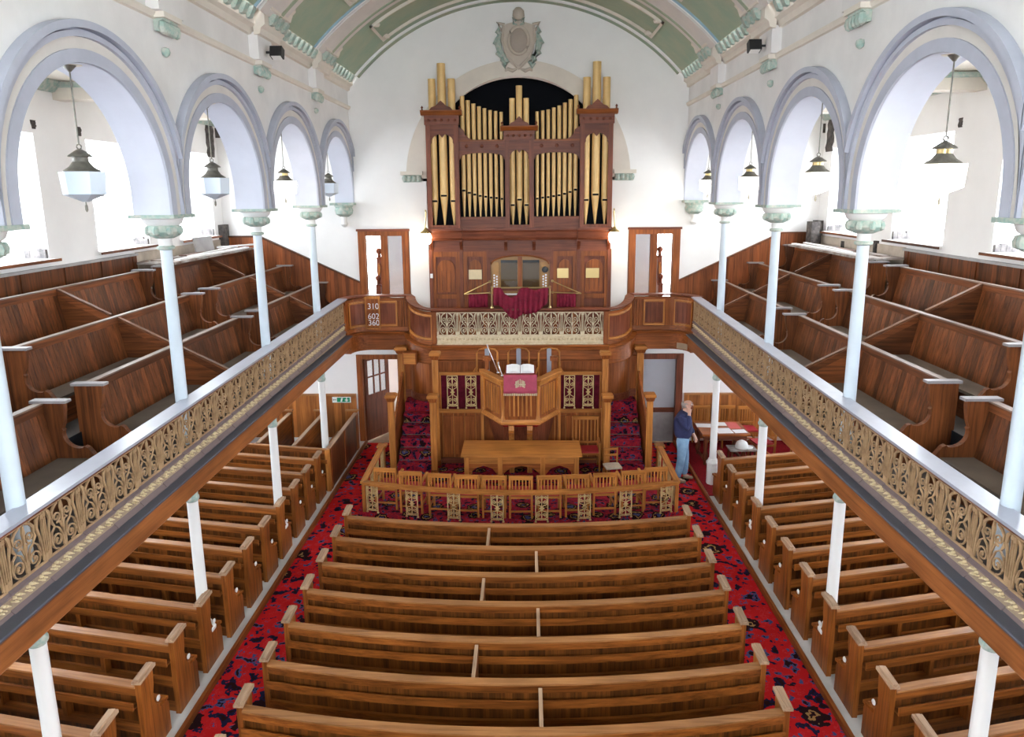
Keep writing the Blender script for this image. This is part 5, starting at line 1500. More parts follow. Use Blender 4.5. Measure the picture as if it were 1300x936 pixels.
m.ribbon([(0, 0.07), (0, 0.20), (0, 0.30), (0, 0.37), (0, 0.44), (0, 0.54), (0, 0.66), (0, 0.73)], [0.012, 0.008, 0.006, 0.035, 0.006, 0.008, 0.016, 0.008], -0.014, 0.01)
m.ribbon([(-0.05, 0.37), (0, 0.37), (0.05, 0.37)], [0.004, 0.03, 0.004], -0.014, 0.01)
FRET2 = m.mesh('fret_panel', 'gilt_gold')
for s_ in (-1, 1):
    for x in (1.06, 1.46): inst('fret_panel', FRET2, pf, (s_ * x, -0.02, PH + 0.05))
    for x in (0.80, 1.72):
        m = MB(); m.box(s_ * x - 0.015, s_ * x + 0.015, -0.02, 0.01, PH + 0.03, PH + 0.80); m.obj('baluster', 'light_z', pf)


def newel(x, y, z0, z1, label, w_=0.075, group='newel posts of the pulpit stairs'):
    t = thing('newel_post', (x, y, z0), 0, label, 'post', group)
    h = z1 - z0
    m = MB(); m.box(-w_ * 0.72, w_ * 0.72, -w_ * 0.72, w_ * 0.72, 0.12, h - 0.16); m.obj('shaft', 'light_z', t)
    for sx in (-1, 1):
        m = MB(); m.tube([(sx * w_ * 0.72, -w_ * 0.72, 0.14), (sx * w_ * 0.72, -w_ * 0.72, h - 0.17)], 0.014, 6); m.obj('corner_reed', 'light_z', t)
    m = MB(); m.box(-w_, w_, -w_, w_, 0, 0.12); m.obj('foot', 'oak_z', t)
    m = MB(); m.hexa([(-w_, -w_, h - 0.16), (w_, -w_, h - 0.16), (w_, w_, h - 0.16), (-w_, w_, h - 0.16), (-w_ * 1.35, -w_ * 1.35, h - 0.07), (w_ * 1.35, -w_ * 1.35, h - 0.07), (w_ * 1.35, w_ * 1.35, h - 0.07), (-w_ * 1.35, w_ * 1.35, h - 0.07)]); m.obj('capital', 'oak_z', t)
    m = MB(); m.box(-w_ * 1.55, w_ * 1.55, -w_ * 1.55, w_ * 1.55, h - 0.07, h - 0.02); m.box(-w_ * 1.3, w_ * 1.3, -w_ * 1.3, w_ * 1.3, h - 0.02, h); m.obj('cap', 'light_x', t)
    return t


for s_, nmx in ((-1, 'left'), (1, 'right')):
    X = lambda q: OX + s_ * q
    newel(X(1.80), 14.06, DAIS, 1.88, 'oak newel at the foot of the %s pulpit stair, pulpit side' % nmx)
    newel(X(2.68), 14.12, DAIS, 1.88, 'oak newel at the foot of the %s pulpit stair, wall side' % nmx)
    newel(X(1.80), 14.60, DAIS, 2.66, 'tall oak post beside the %s red curtained balustrade' % nmx)
    newel(X(2.70), 15.62, DAIS, 2.56, 'tall oak post under the gallery at the top of the %s pulpit stair' % nmx, 0.09)
    st = thing('pulpit_stair', (X(2.24), 14.06, DAIS), 0, 'red carpeted stair up to the pulpit on the %s' % nmx, 'stairs')
    for k in range(6):
        m = MB(); y0 = 0.06 + 0.25 * k; z1 = 0.20 * (k + 1)
        y1 = y0 + 0.25
        if k < 5: m.box(-0.37, 0.37, y0, y1, 0.0, z1 - 0.03); m.box(-0.37, 0.37, y0 - 0.025, y1, z1 - 0.03, z1)
        else: m.prism([(s_ * 0.37, y0 - 0.025), (-s_ * 0.37, y0 - 0.025), (-s_ * 0.37, 1.345), (-s_ * 0.20, 1.40), (s_ * 0.05, 1.50), (s_ * 0.20, 1.72), (s_ * 0.37, 1.74)], 0.0, z1, 'xy')
        m.obj('step', 'carpet_dais', st)
        m = MB(); m.tube([(-0.37, y0 - 0.002, z1 - 0.195), (0.37, y0 - 0.002, z1 - 0.195)], 0.007, 6); m.obj('stair_rod', 'bronze', st)
    for q, wd in ((s_ * 0.44, 0.05), (-s_ * 0.40, 0.03)):
        m = MB(); m.prism([(0.10, 0.0), (1.55, 0.0), (1.55, 1.9), (0.50, 1.20), (0.10, 0.85)] if wd == 0.05 else [(0.0, 0.0), (0.66, 0.0), (0.66, 0.62), (0.0, 0.22)], q - wd / 2, q + wd / 2, 'yz'); m.obj('stringer', 'oak_y', st)
# loudspeaker box fixed beside the left post
t = thing('speaker_box', (-2.42, 15.36, 2.22), 0, 'small square wooden loudspeaker box under the left gallery corner', 'speaker')
m = MB(); m.box(-0.15, 0.15, -0.12, 0.12, 0, 0.27); m.obj('cabinet', 'oak_x', t)
m = MB(); m.box(-0.13, 0.13, -0.128, -0.12, 0.02, 0.25); m.obj('grille', 'light_x', t)

# ---- pulpit
pu = thing('pulpit', (OX + 0.01, 14.70, DAIS), 0, 'oak pulpit with canted sides projecting from the platform', 'pulpit')
def ppoly(g): return [(-0.78 - g, 0.05), (-0.78 - g, -0.06), (-0.36 - g * 0.6, -0.80 - g), (0.36 + g * 0.6, -0.80 - g), (0.78 + g, -0.06), (0.78 + g, 0.05)]
PP = [(x, y, 1.0, 0.0) for x, y in ppoly(0)]
sweep(PP, [(-0.05, 0, 1.24), (-0.05, 0, 2.0), (0.0, 0, 2.0), (0.0, 0, 1.24)]).obj('body', 'oak_z', pu)
m = MB(); m.prism(ppoly(-0.03), 1.10, 1.20, 'xy'); m.obj('pulpit_floor', 'carpet_red', pu)
sweep(PP, [(-0.05, 0, 1.15), (-0.05, 0, 1.26), (0.03, 0, 1.26), (0.05, 0, 1.22), (0.07, 0, 1.20), (0.07, 0, 1.17), (0.03, 0, 1.15)]).obj('base_moulding', 'light_x', pu)
sweep(PP, [(-0.06, 0, 1.97), (-0.06, 0, 2.13), (0.11, 0, 2.13), (0.11, 0, 2.10), (0.07, 0, 2.06), (0.05, 0, 2.0), (0.03, 0, 1.97)]).obj('cornice', 'light_x', pu)
fc = ppoly(0)
for a, b in ((1, 2), (2, 3), (3, 4)):
    A_, B_ = Vector((*fc[a], 0)), Vector((*fc[b], 0))
    n_ = 6
    for k in range(n_):
        t_ = (k + 0.5) / n_
        P_ = A_.lerp(B_, 0.14 + 0.72 * t_)
        d_ = (B_ - A_).normalized(); nn = Vector((d_.y, -d_.x, 0))
        m = MB(); q = P_ + nn * 0.012; m.bar(q + Vector((0, 0, 1.34)), q + Vector((0, 0, 1.92)), 0.035, 0.024); m.obj('reed', 'light_z', pu)
for a in (1, 2, 3, 4):
    m = MB(); x, y = fc[a]; m.lathe([(0.05, 1.27), (0.04, 1.32), (0.033, 1.36), (0.033, 1.88), (0.045, 1.93), (0.05, 1.98)], (x, y - 0.02, 0), 10); m.obj('colonnette', 'light_z', pu, smooth=True)
# tapering foot with two scrolled brackets
m = MB(); m.hexa([(-0.42, -0.30, 0.0), (0.42, -0.30, 0.0), (0.42, 0.0, 0.0), (-0.42, 0.0, 0.0), (-0.34, -0.55, 1.14), (0.34, -0.55, 1.14), (0.74, -0.02, 1.14), (-0.74, -0.02, 1.14)]); m.obj('foot', 'mahog_z', pu)
for x in (-0.19, 0.19):
    m = MB(); m.prism([(0.0, 0.0), (-0.55, 0.0), (-0.55, 0.55), (-0.62, 0.80), (-0.72, 0.92), (-0.86, 0.99), (-0.90, 1.06), (-0.88, 1.15), (0.0, 1.15)], x - 0.055, x + 0.055, 'yz'); m.obj('bracket', 'light_z', pu)
for s_ in (-1, 1):
    m = MB(); x = s_ * 0.72
    m.box(x - 0.05, x + 0.05, -0.02, 0.08, 2.12, 2.32); m.box(x - 0.085, x + 0.085, -0.055, 0.115, 2.32, 2.39); m.box(x - 0.06, x + 0.06, -0.03, 0.09, 2.39, 2.41); m.obj('corner_post', 'oak_z', pu)
    m = MB(); m.box(s_ * 0.80, s_ * 0.86, -0.05, 0.05, 0, 2.1); m.obj('side_post', 'light_z', pu)
# bookrest, fall, bible, microphones
m = MB(); m.hexa([(-0.32, -0.86, 2.17), (0.32, -0.86, 2.17), (0.32, -0.50, 2.13), (-0.32, -0.50, 2.13), (-0.32, -0.86, 2.22), (0.32, -0.86, 2.22), (0.32, -0.50, 2.33), (-0.32, -0.50, 2.33)]); m.obj('bookrest', 'oak_x', pu)
PY = 14.70
fl = cloth('pulpit_fall', 'fall_red', None, lambda u: (-0.335 + 0.67 * u, -0.86, 2.23), lambda u: (-0.335 + 0.67 * u, -0.945, 1.86), 24, 0.007, 3, (OX + 0.01, PY, DAIS), rows=6, seed=3)
tag(fl, 'maroon pulpit fall with a gold cross emblem and fringe', 'cloth')
m = MB()
for q in (-0.085, -0.06, -0.035, 0.035, 0.06, 0.085):
    h = 0.11 - 0.5 * abs(q)
    m.box(q - 0.009, q + 0.009, -0.93, -0.918, 2.04 - h, 2.04 + h)
m.box(-0.009, 0.009, -0.932, -0.918, 1.92, 2.15); m.box(-0.11, 0.11, -0.93, -0.92, 2.03, 2.05)
m.obj('emblem', 'gilt_cream', fl)
m = MB()
for k in range(28): x = -0.33 + 0.66 * k / 27; m.box(x - 0.007, x + 0.007, -0.955, -0.945, 1.815, 1.865)
o = m.obj('fringe', 'gilt_cream', fl); o['kind'] = 'stuff'
bk = thing('open_bible', (OX + 0.01, PY - 0.68, DAIS + 2.285), 0, 'large open book lying on the pulpit bookrest', 'book')
bk.rotation_euler = (0.30, 0, 0)
m = MB(); m.box(-0.30, 0.30, -0.16, 0.14, 0, 0.012); m.obj('cover', 'velvet', bk)
for s_ in (-1, 1):
    m = MB(); m.prism([(s_ * 0.005, 0.012), (s_ * 0.28, 0.012), (s_ * 0.28, 0.035), (s_ * 0.17, 0.065), (s_ * 0.06, 0.06), (s_ * 0.005, 0.03)], -0.15, 0.13, 'xz'); m.obj('pages', 'paper', bk)
for k, (x0, y0, x1, y1, h, lb) in enumerate(((-0.46, -0.30, -0.66, -0.36, 0.55, 'tall slanted silver microphone stem on the pulpit'), (-0.36, -0.55, -0.44, -0.48, 0.20, 'short bent silver microphone on the pulpit'))):
    t = thing('microphone', (OX + x0, PY + y0, DAIS + 2.13), 0, lb, 'microphone')
    m = MB(); m.lathe([(0.035, 0), (0.03, 0.012), (0.01, 0.02)], n=10); m.obj('base', 'silver', t)
    m = MB(); m.tube([(0, 0, 0.01), ((x1 - x0) * 0.4, (y1 - y0) * 0.4, h * 0.42), (x1 - x0, y1 - y0, h)], 0.009, 6); m.obj('stem', 'silver', t)
    m = MB(); m.tube([(x1 - x0, y1 - y0, h), ((x1 - x0) * 1.08, (y1 - y0) * 1.08, h + 0.07)], [0.012, 0.018], 8); m.obj('capsule', 'silver', t)

# ---- three round-backed chairs on the platform
for k, x in enumerate((-0.70, 0.0, 0.675)):
    t = thing('platform_chair', (x, 15.18, DAIS + PH + 0.01), 0, 'arched-back pulpit chair behind the pulpit, %s' % ('left one', 'centre one', 'right one')[k], 'chair', 'pulpit chairs')
    T_ = 1.27
    m = MB(); m.tube([(-0.23, 0.12, 0.0), (-0.23, 0.13, T_ - 0.12), (-0.17, 0.13, T_ - 0.05), (0, 0.13, T_ - 0.01), (0.17, 0.13, T_ - 0.05), (0.23, 0.13, T_ - 0.12), (0.23, 0.12, 0.0)], 0.022, 8); m.obj('back_frame', 'light_z', t, smooth=True)
    m = MB(); m.box(-0.05, 0.05, 0.12, 0.135, 0.46, T_ - 0.02); m.obj('splat', 'rail_cap', t)  # pale lilac reflection on the wood painted in as blue-grey
    m = MB(); m.box(-0.25, 0.25, -0.28, 0.13, 0.42, 0.48); m.obj('seat', 'seat_red', t)
    for s_ in (-1, 1):
        m = MB(); m.tube([(s_ * 0.24, 0.13, 0.80), (s_ * 0.28, 0.0, 0.76), (s_ * 0.31, -0.16, 0.72), (s_ * 0.30, -0.2, 0.66)], 0.022, 7); m.obj('arm', 'light_y', t, smooth=True)
        m = MB(); m.tube([(s_ * 0.30, -0.2, 0.68), (s_ * 0.27, -0.24, 0.44), (s_ * 0.25, -0.25, 0.0)], 0.02, 7); m.obj('leg', 'oak_z', t)
# ================================================================== COMMUNION AREA
tb = thing('communion_table', (0.065, 13.53, DAIS), 0, 'long oak communion table in front of the pulpit', 'table')
m = MB(); m.box(-1.19, 1.19, -0.44, 0.44, 0.75, 0.79); m.obj('table_top', 'light_x', tb)
for x in (-1.08, -0.42, 0.42, 1.08):
    for y in (-0.36, 0.36):
        m = MB(); m.box(x - 0.045, x + 0.045, y - 0.045, y + 0.045, 0, 0.75); m.obj('leg', 'light_z', tb)
for y in (-0.36, 0.36):
    m = MB(); m.box(-1.08, 1.08, y - 0.02, y + 0.02, 0.60, 0.75); m.obj('apron', 'light_x', tb)
    for a, b in ((-1.035, -0.465), (-0.375, 0.375), (0.465, 1.035)):
        c = (a + b) / 2; hw = (b - a) / 2
        poly = [(a, 0.60), (a, 0.36), (a + 0.05, 0.42), (a + hw * 0.4, 0.50), (c, 0.56), (b - hw * 0.4, 0.50), (b - 0.05, 0.42), (b, 0.36), (b, 0.60)]
        m = MB(); m.prism(poly, y - 0.015, y + 0.015, 'xz'); m.obj('spandrel', 'oak_x', tb)
for x in (-1.08, 1.08):
    m = MB(); m.box(x - 0.02, x + 0.02, -0.36, 0.36, 0.60, 0.75); m.obj('end_apron', 'light_y', tb)

# rail
def rail_y(x): return 12.30 - 0.45 * (1 - (x / 2.9) ** 2)
cr = thing('communion_rail', (OX, 0, DAIS), 0, 'curved oak communion rail with gilt fret panels round the dais', 'rail')
ZT = 0.60
fp = [(x, rail_y(x)) for x in [-2.9 + 5.8 * i / 20 for i in range(21)]]
def plan_run(m, pts, w_, z0, z1):
    vs, fs = [], []
    for i, p in enumerate(pts):
        a, b = pts[max(i - 1, 0)], pts[min(i + 1, len(pts) - 1)]
        dx, dy = b[0] - a[0], b[1] - a[1]; l = math.hypot(dx, dy); nx, ny = -dy / l * w_ / 2, dx / l * w_ / 2
        vs += [(p[0] + nx, p[1] + ny, z0), (p[0] - nx, p[1] - ny, z0), (p[0] - nx, p[1] - ny, z1), (p[0] + nx, p[1] + ny, z1)]
    for i in range(len(pts) - 1):
        for k in range(4): fs.append((i * 4 + k, i * 4 + (k + 1) % 4, (i + 1) * 4 + (k + 1) % 4, (i + 1) * 4 + k))
    n = (len(pts) - 1) * 4
    fs += [(3, 2, 1, 0), (n, n + 1, n + 2, n + 3)]
    return m.add(vs, [f[::-1] for f in fs])
m = plan_run(MB(), fp, 0.11, ZT - 0.045, ZT); m.obj('front_handrail', 'light_x', cr)
m = plan_run(MB(), fp, 0.03, ZT - 0.075, ZT - 0.045); m.obj('front_subrail', 'light_x', cr)
for s_ in (-1, 1):
    m = plan_run(MB(), [(s_ * 2.9, 12.28), (s_ * 2.93, 14.16)], 0.11, ZT - 0.045, ZT); m.obj('side_handrail', 'light_y', cr)
    for k in range(4):
        y = 12.5 + 0.5 * k
        o = inst('side_fret', FRET2, cr, (s_ * 2.9, y, 0.0), PI / 2); o.scale = (1, 1, 0.53 / 0.74)
    m = MB(); x, y = s_ * 2.93, 14.22
    m.box(x - 0.05, x + 0.05, y - 0.05, y + 0.05, 0, 0.56); m.hexa([(x - 0.05, y - 0.05, 0.50), (x + 0.05, y - 0.05, 0.50), (x + 0.05, y + 0.05, 0.50), (x - 0.05, y + 0.05, 0.50), (x - 0.09, y - 0.09, 0.57), (x + 0.09, y - 0.09, 0.57), (x + 0.09, y + 0.09, 0.57), (x - 0.09, y + 0.09, 0.57)]); m.box(x - 0.10, x + 0.10, y - 0.10, y + 0.10, 0.57, 0.605); m.obj('end_post', 'light_z', cr)
    m = MB(); x = s_ * 2.9; m.box(x - 0.03, x + 0.03, 12.27, 12.33, 0, ZT - 0.045); m.obj('corner_post', 'light_z', cr)
for x in (-2.74, -1.97, -1.19, -0.40, 0.40, 1.17, 1.93, 2.70):
    sl = math.atan2(0.9 * x / (2.9 ** 2), 1)
    o = inst('front_fret', FRET2, cr, (x, rail_y(x), 0.0), sl); o.scale = (1, 1, 0.53 / 0.74)
# communion chairs: back towards the camera
ch0 = None
CHX = [-2.47, -1.97, -1.42, -0.92, -0.43, 0.06, 0.58, 1.08, 1.59, 2.12, 2.56]
CN = ['first', 'second', 'third', 'fourth', 'fifth', 'sixth', 'seventh', 'eighth', 'ninth', 'tenth', 'eleventh']


def make_chair(loc, rz, label, top=0.83, w_=0.20, group=None, arms=True, name='rail_chair', seat='seat_red'):
    t = thing(name, loc, rz, label, 'chair', group)
    for s_ in (-1, 1):
        m = MB(); m.bar((s_ * w_, 0.0, 0.0), (s_ * w_, -0.03 if not arms else -0.02, top), 0.036, 0.036); m.obj('leg', 'light_z', t)
        m = MB(); m.bar((s_ * w_, 0.40, 0.0), (s_ * w_, 0.40, 0.62 if arms else 0.42), 0.036, 0.036); m.obj('leg', 'light_z', t)
        m = MB(); m.bar((s_ * w_, 0.0, 0.17), (s_ * w_, 0.40, 0.17), 0.024, 0.03); m.obj('stretcher', 'light_y', t)
        if arms:
            m = MB(); m.bar((s_ * w_, -0.01, 0.62), (s_ * w_, 0.43, 0.635), 0.045, 0.03); m.obj('arm', 'light_y', t)
    m = MB(); m.bar((-w_, 0.0, 0.13), (w_, 0.0, 0.13), 0.024, 0.03); m.obj('stretcher', 'light_x', t)
    m = MB(); m.box(-w_, w_, -0.015, 0.41, 0.38, 0.42); m.obj('seat_frame', 'light_x', t)
    m = MB(); m.box(-w_ + 0.02, w_ - 0.02, 0.01, 0.40, 0.42, 0.455); m.obj('seat', seat, t)
    m = MB(); m.box(-w_ - 0.005, w_ + 0.005, -0.045, -0.005, top - 0.075, top); m.obj('top_rail', 'light_x', t)
    m = MB(); m.box(-w_, w_, -0.03, -0.005, 0.50, 0.54); m.obj('lower_rail', 'light_x', t)
    for k in range(6):
        x = -w_ + 2 * w_ * (k + 0.75) / 6.5
        m = MB(); m.box(x - 0.012, x + 0.012, -0.03, -0.015, 0.54, top - 0.075); m.obj('slat', 'light_z', t)
    return t


for k, x in enumerate(CHX):
    yy = rail_y(x) + 0.17 + (0.05 if abs(x) > 2.3 else 0.0)
    rz = math.radians(8) * (x / 2.6)
    lb = 'oak chair behind the communion rail, %s from the left' % CN[k]
    if ch0 is None: ch0 = make_chair((x, yy, DAIS), rz, lb, group='communion rail chairs')
    else: clone(ch0, (x, yy, DAIS), rz, lb)
make_chair((1.44, 14.60, DAIS), PI, 'large oak armchair with red seat beside the communion table', 1.10, 0.27, name='armchair')
cc = thing('child_chair', (1.93, 13.80, DAIS), math.radians(10), 'small rush-seated child chair at the foot of the right pulpit stair', 'chair')
for sx in (-1, 1):
    m = MB(); m.tube([(sx * 0.14, 0.12, 0), (sx * 0.145, 0.14, 0.64)], 0.017, 8); m.obj('leg', 'light_z', cc)
    m = MB(); m.tube([(sx * 0.15, -0.14, 0), (sx * 0.15, -0.13, 0.29)], 0.017, 8); m.obj('leg', 'light_z', cc)
    m = MB(); m.tube([(sx * 0.145, -0.13, 0.13), (sx * 0.14, 0.12, 0.13)], 0.01, 6); m.obj('stretcher', 'light_y', cc)
m = MB(); m.tube([(-0.15, -0.135, 0.17), (0.15, -0.135, 0.17)], 0.01, 6); m.obj('stretcher', 'light_x', cc)
m = MB(); m.box(-0.165, 0.165, -0.155, 0.135, 0.28, 0.315); m.obj('seat', 'straw', cc)
for z in (0.46, 0.59):
    m = MB(); m.box(-0.14, 0.14, 0.125, 0.145, z, z + 0.045); m.obj('back_rail', 'light_x', cc)

# ================================================================== RIGHT CORNER: TABLE WITH PAPERS
wt = thing('trestle_table', (4.53, 15.22, 0.012), 0, 'dark wooden table covered with papers by the right door', 'table')
m = MB(); m.box(-0.52, 0.52, -0.44, 0.44, 0.69, 0.735); m.obj('table_top', 'oak_x', wt)
m = MB(); m.box(-0.46, 0.46, -0.38, 0.38, 0.58, 0.69); m.obj('apron', 'mahog_x', wt)
for x in (-0.42, 0.42):
    for y in (-0.33, 0.33):
        m = MB(); m.lathe([(0.035, 0.0), (0.03, 0.06), (0.055, 0.12), (0.06, 0.22), (0.035, 0.3), (0.045, 0.4), (0.05, 0.58)], (x, y, 0), 10); m.obj('leg', 'mahog_z', wt, smooth=True)
    m = MB(); m.box(x - 0.025, x + 0.025, -0.33, 0.33, 0.07, 0.11); m.obj('stretcher', 'mahog_y', wt)
for k, (x, y, a, b, mt, lb) in enumerate(((-0.34, 0.16, 0.36, 0.26, 'paper', 'white paper at the near left corner of the right table'), (0.02, 0.26, 0.30, 0.24, 'paper', 'white sheet at the back of the right table'), (0.30, 0.16, 0.26, 0.44, 'red_card', 'red folder on the right table'), (0.0, -0.20, 0.34, 0.34, 'paper', 'large white sheet in the middle of the right table'), (0.34, -0.24, 0.28, 0.22, 'paper', 'white paper at the front right of the right table'))):
    m = MB(); m.box(-a / 2, a / 2, -b / 2, b / 2, 0, 0.004)
    tag(m.obj('paper_sheet' if mt == 'paper' else 'folder', mt, None, (4.53 + x, 15.22 + y, 0.748), 0.05 * (k - 2)), lb, 'paper', 'papers on the table')
make_chair((4.35, 16.30, 0.012), PI, 'oak chair against the wainscot nearest the right door', 0.92, 0.19, 'chairs by the right table', False, 'side_chair')
make_chair((4.95, 16.30, 0.012), PI, 'oak chair against the wainscot behind the white column', 0.92, 0.19, 'chairs by the right table', False, 'side_chair')
make_chair((5.40, 16.24, 0.012), PI, 'oak chair against the wainscot right of the paper table', 0.92, 0.19, 'chairs by the right table', False, 'side_chair')
make_chair((5.62, 15.18, 0.012), PI / 2 + 0.15, 'red-seated chair at the right end of the paper table', 0.92, 0.20, 'chairs by the right table', False, 'side_chair')
make_chair((6.25, 15.35, 0.012), -PI / 2, 'oak chair half hidden under the right gallery', 0.92, 0.20, 'chairs by the right table', False, 'side_chair')
sb = thing('small_table', (4.82, 14.62, 0.012), 0, 'low side table carrying a white hard hat', 'table')
m = MB(); m.box(-0.29, 0.29, -0.17, 0.17, 0.46, 0.49); m.obj('top', 'dust_board', sb)
for x in (-0.24, 0.24):
    for y in (-0.13, 0.13):
        m = MB(); m.lathe([(0.02, 0.0), (0.028, 0.1), (0.018, 0.2), (0.025, 0.46)], (x, y, 0), 8); m.obj('leg', 'mahog_z', sb)
hh = thing('hard_hat', (4.82, 14.63, 0.503), 0, 'white hard hat resting on the low side table', 'helmet')
m = MB(); m.lathe([(0.135, 0.0), (0.135, 0.04), (0.125, 0.09), (0.10, 0.13), (0.06, 0.155), (0.0, 0.165)], n=20); m.obj('shell', 'white_gloss', hh, smooth=True)
m = MB(); m.prism([(0.10, -0.12), (0.20, -0.10), (0.25, 0.0), (0.20, 0.10), (0.10, 0.12)], 0.0, 0.014, 'xy'); m.obj('peak', 'white_gloss', hh)

# ================================================================== PERSON
def skin_obj(name, verts, edges, radii, mat, parent=None, root=0, sub=2, loc=(0, 0, 0), rz=0.0):
    me = bpy.data.meshes.new(name); me.from_pydata(verts, edges, []); me.materials.append(MATS[mat])
    o = inst(name, me, parent, loc, rz)
    o.modifiers.new('skin', 'SKIN')
    if not me.skin_vertices: 
        bpy.context.view_layer.objects.active = o
    sv = me.skin_vertices[0].data
    for i, r in enumerate(radii):
        sv[i].radius = r if isinstance(r, tuple) else (r, r)
        sv[i].use_root = (i == root)
    s = o.modifiers.new('sub', 'SUBSURF'); s.levels = sub; s.render_levels = sub
    me.polygons.foreach_set('use_smooth', [True] * len(me.polygons))
    o.modifiers['skin'].use_smooth_shade = True
    return o


# local: facing +x (to the right of the picture), y across the shoulders; right hand (-y, near the camera) at the ear, head bowed
V, E_, R_ = [], [], []
def J(p, r, par=None):
    V.append(p); R_.append(r)
    if par is not None: E_.append((par, len(V) - 1))
    return len(V) - 1
pel = J((0.0, 0, 0.98), (0.09, 0.08))
wai = J((0.0, 0, 1.10), (0.11, 0.09), pel)
chs = J((-0.02, 0, 1.30), (0.12, 0.095), wai)
upc = J((-0.01, 0, 1.42), (0.085, 0.07), chs)
nck = J((0.03, 0, 1.52), 0.058, upc)
hdb = J((0.06, 0, 1.60), (0.072, 0.078), nck)
hdm = J((0.075, 0, 1.67), (0.082, 0.098), hdb)
hdt = J((0.06, 0, 1.74), (0.065, 0.08), hdm)
for s_ in (-1, 1):
    hip = J((0.0, s_ * 0.09, 0.82), 0.06, pel)
    kn = J((0.02 + 0.03 * s_, s_ * 0.115, 0.50), 0.068, hip)
    an = J((-0.02 + 0.06 * s_, s_ * 0.12, 0.10), 0.045, kn)
    ft = J((0.06 + 0.06 * s_, s_ * 0.125, 0.045), 0.042, an)
    J((0.14 + 0.06 * s_, s_ * 0.13, 0.04), 0.036, ft)
# near arm raised to the ear, far arm hanging a little forward
sh = J((-0.01, -0.19, 1.41), 0.045, upc); el = J((0.10, -0.27, 1.20), 0.040, sh); wr = J((0.12, -0.16, 1.50), 0.034, el)
hnd = J((0.115, -0.135, 1.58), (0.030, 0.042), wr)
sh2 = J((-0.01, 0.19, 1.41), 0.045, upc); el2 = J((0.06, 0.24, 1.15), 0.040, sh2); wr2 = J((0.20, 0.18, 0.96), 0.033, el2); hn2 = J((0.24, 0.16, 0.89), (0.028, 0.042), wr2)
# fingers
for k in range(4):
    b = J((0.125 - 0.018 * k, -0.125, 1.615), 0.0095, hnd); t2 = J((0.13 - 0.02 * k, -0.118, 1.645 - 0.004 * abs(k - 1)), 0.009, b); J((0.125 - 0.02 * k, -0.105, 1.668 - 0.006 * abs(k - 1)), 0.008, t2)
    b = J((0.262 - 0.012 * k, 0.185 - 0.017 * k, 0.855), 0.0095, hn2); t2 = J((0.268 - 0.012 * k, 0.183 - 0.017 * k, 0.825), 0.009, b); J((0.262 - 0.012 * k, 0.178 - 0.017 * k, 0.80 + 0.005 * abs(k - 1)), 0.008, t2)
b = J((0.148, -0.125, 1.572), 0.011, hnd); J((0.165, -0.112, 1.60), 0.009, b)
b = J((0.268, 0.145, 0.885), 0.011, hn2); J((0.285, 0.14, 0.86), 0.009, b)
PLOC = (3.44, 14.16, AISLE); PRZ = math.radians(-18)
man = skin_obj('person', V, E_, R_, 'skin', None, pel, 2, PLOC, PRZ)
man.scale = (1.02, 1.02, 1.02)
tag(man, 'bald man in a navy jumper and pale jeans, hand raised to his ear', 'person')
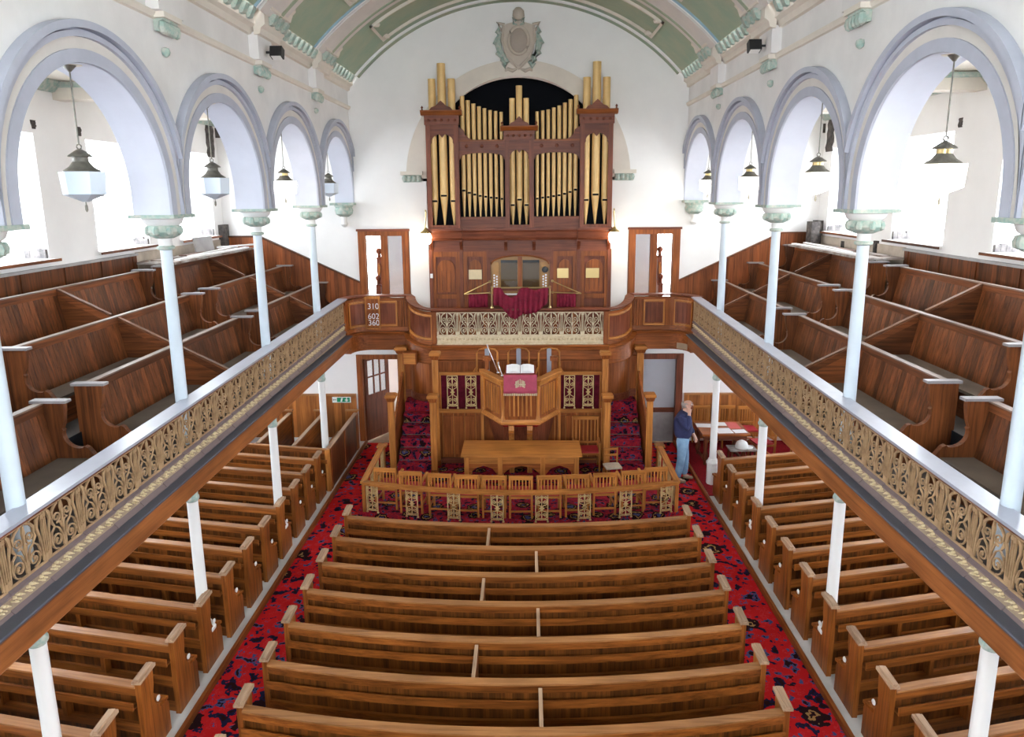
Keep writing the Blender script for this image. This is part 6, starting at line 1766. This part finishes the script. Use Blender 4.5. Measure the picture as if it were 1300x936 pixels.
# face, ears, hair
m = MB(); m.lathe([(0.0, 0.0), (0.016, 0.012), (0.014, 0.04), (0.006, 0.055)], (0.168, 0, 1.62), 8); m.obj('nose', 'skin', man, smooth=True)
for s_ in (-1, 1):
    m = MB(); m.lathe([(0.0, -0.012), (0.022, -0.008), (0.028, 0.0), (0.018, 0.01)], (0.055, s_ * 0.085, 1.645), 10, 'y'); m.obj('ear', 'skin', man, smooth=True)
    m = MB(); m.lathe([(0, -0.009), (0.011, -0.005), (0.012, 0.004), (0, 0.01)], (0.148, s_ * 0.033, 1.668), 8, 'x'); m.obj('eye', 'paper', man, smooth=True)
    m = MB(); m.tube([(0.155, s_ * 0.015, 1.69), (0.155, s_ * 0.05, 1.688)], 0.006, 6); m.obj('eyebrow', 'hair', man)
m = MB(); m.tube([(0.152, -0.028, 1.595), (0.16, 0, 1.592), (0.152, 0.028, 1.595)], 0.006, 6); m.obj('mouth', 'seat_red', man)
m = MB(); m.lathe([(0.070, 1.60), (0.090, 1.63), (0.092, 1.66), (0.084, 1.69)], (0.025, 0, 0), 16); o = m.obj('hair', 'hair', man, smooth=True); o.scale = (0.95, 1.0, 1.0)
# jumper
V, E_, R_ = [], [], []
a0 = J((0.0, 0, 0.88), (0.185, 0.175)); a1 = J((0.0, 0, 1.12), (0.205, 0.18), a0); a2 = J((-0.02, 0, 1.30), (0.215, 0.18), a1); a3 = J((-0.01, 0, 1.43), (0.17, 0.14), a2); J((0.025, 0, 1.515), (0.08, 0.08), a3)
s1 = J((-0.01, -0.195, 1.415), 0.10, a3); s2 = J((0.10, -0.275, 1.20), 0.085, s1); J((0.12, -0.165, 1.485), 0.052, s2)
s1 = J((-0.01, 0.195, 1.415), 0.10, a3); s2 = J((0.06, 0.245, 1.15), 0.085, s1); J((0.195, 0.185, 0.975), 0.050, s2)
skin_obj('jumper', V, E_, R_, 'navy_cloth', man, a0)
V, E_, R_ = [], [], []
a0 = J((0.0, 0, 1.02), (0.16, 0.15)); a1 = J((0, 0, 0.90), (0.185, 0.165), a0)
for s_ in (-1, 1):
    h = J((0.0, s_ * 0.10, 0.80), 0.115, a1); k_ = J((0.02 + 0.03 * s_, s_ * 0.115, 0.50), 0.088, h); J((-0.015 + 0.06 * s_, s_ * 0.12, 0.09), 0.074, k_)
skin_obj('jeans', V, E_, R_, 'denim', man, a0)
for s_ in (-1, 1):
    V, E_, R_ = [], [], []
    x = 0.06 * s_; y = s_ * 0.122
    a0 = J((x - 0.05, y, 0.048), (0.050, 0.045)); a1 = J((x + 0.06, y, 0.046), (0.052, 0.044), a0); J((x + 0.17, y + s_ * 0.01, 0.038), (0.046, 0.034), a1)
    skin_obj('shoe', V, E_, R_, 'shoe_tan', man, a0, 1)
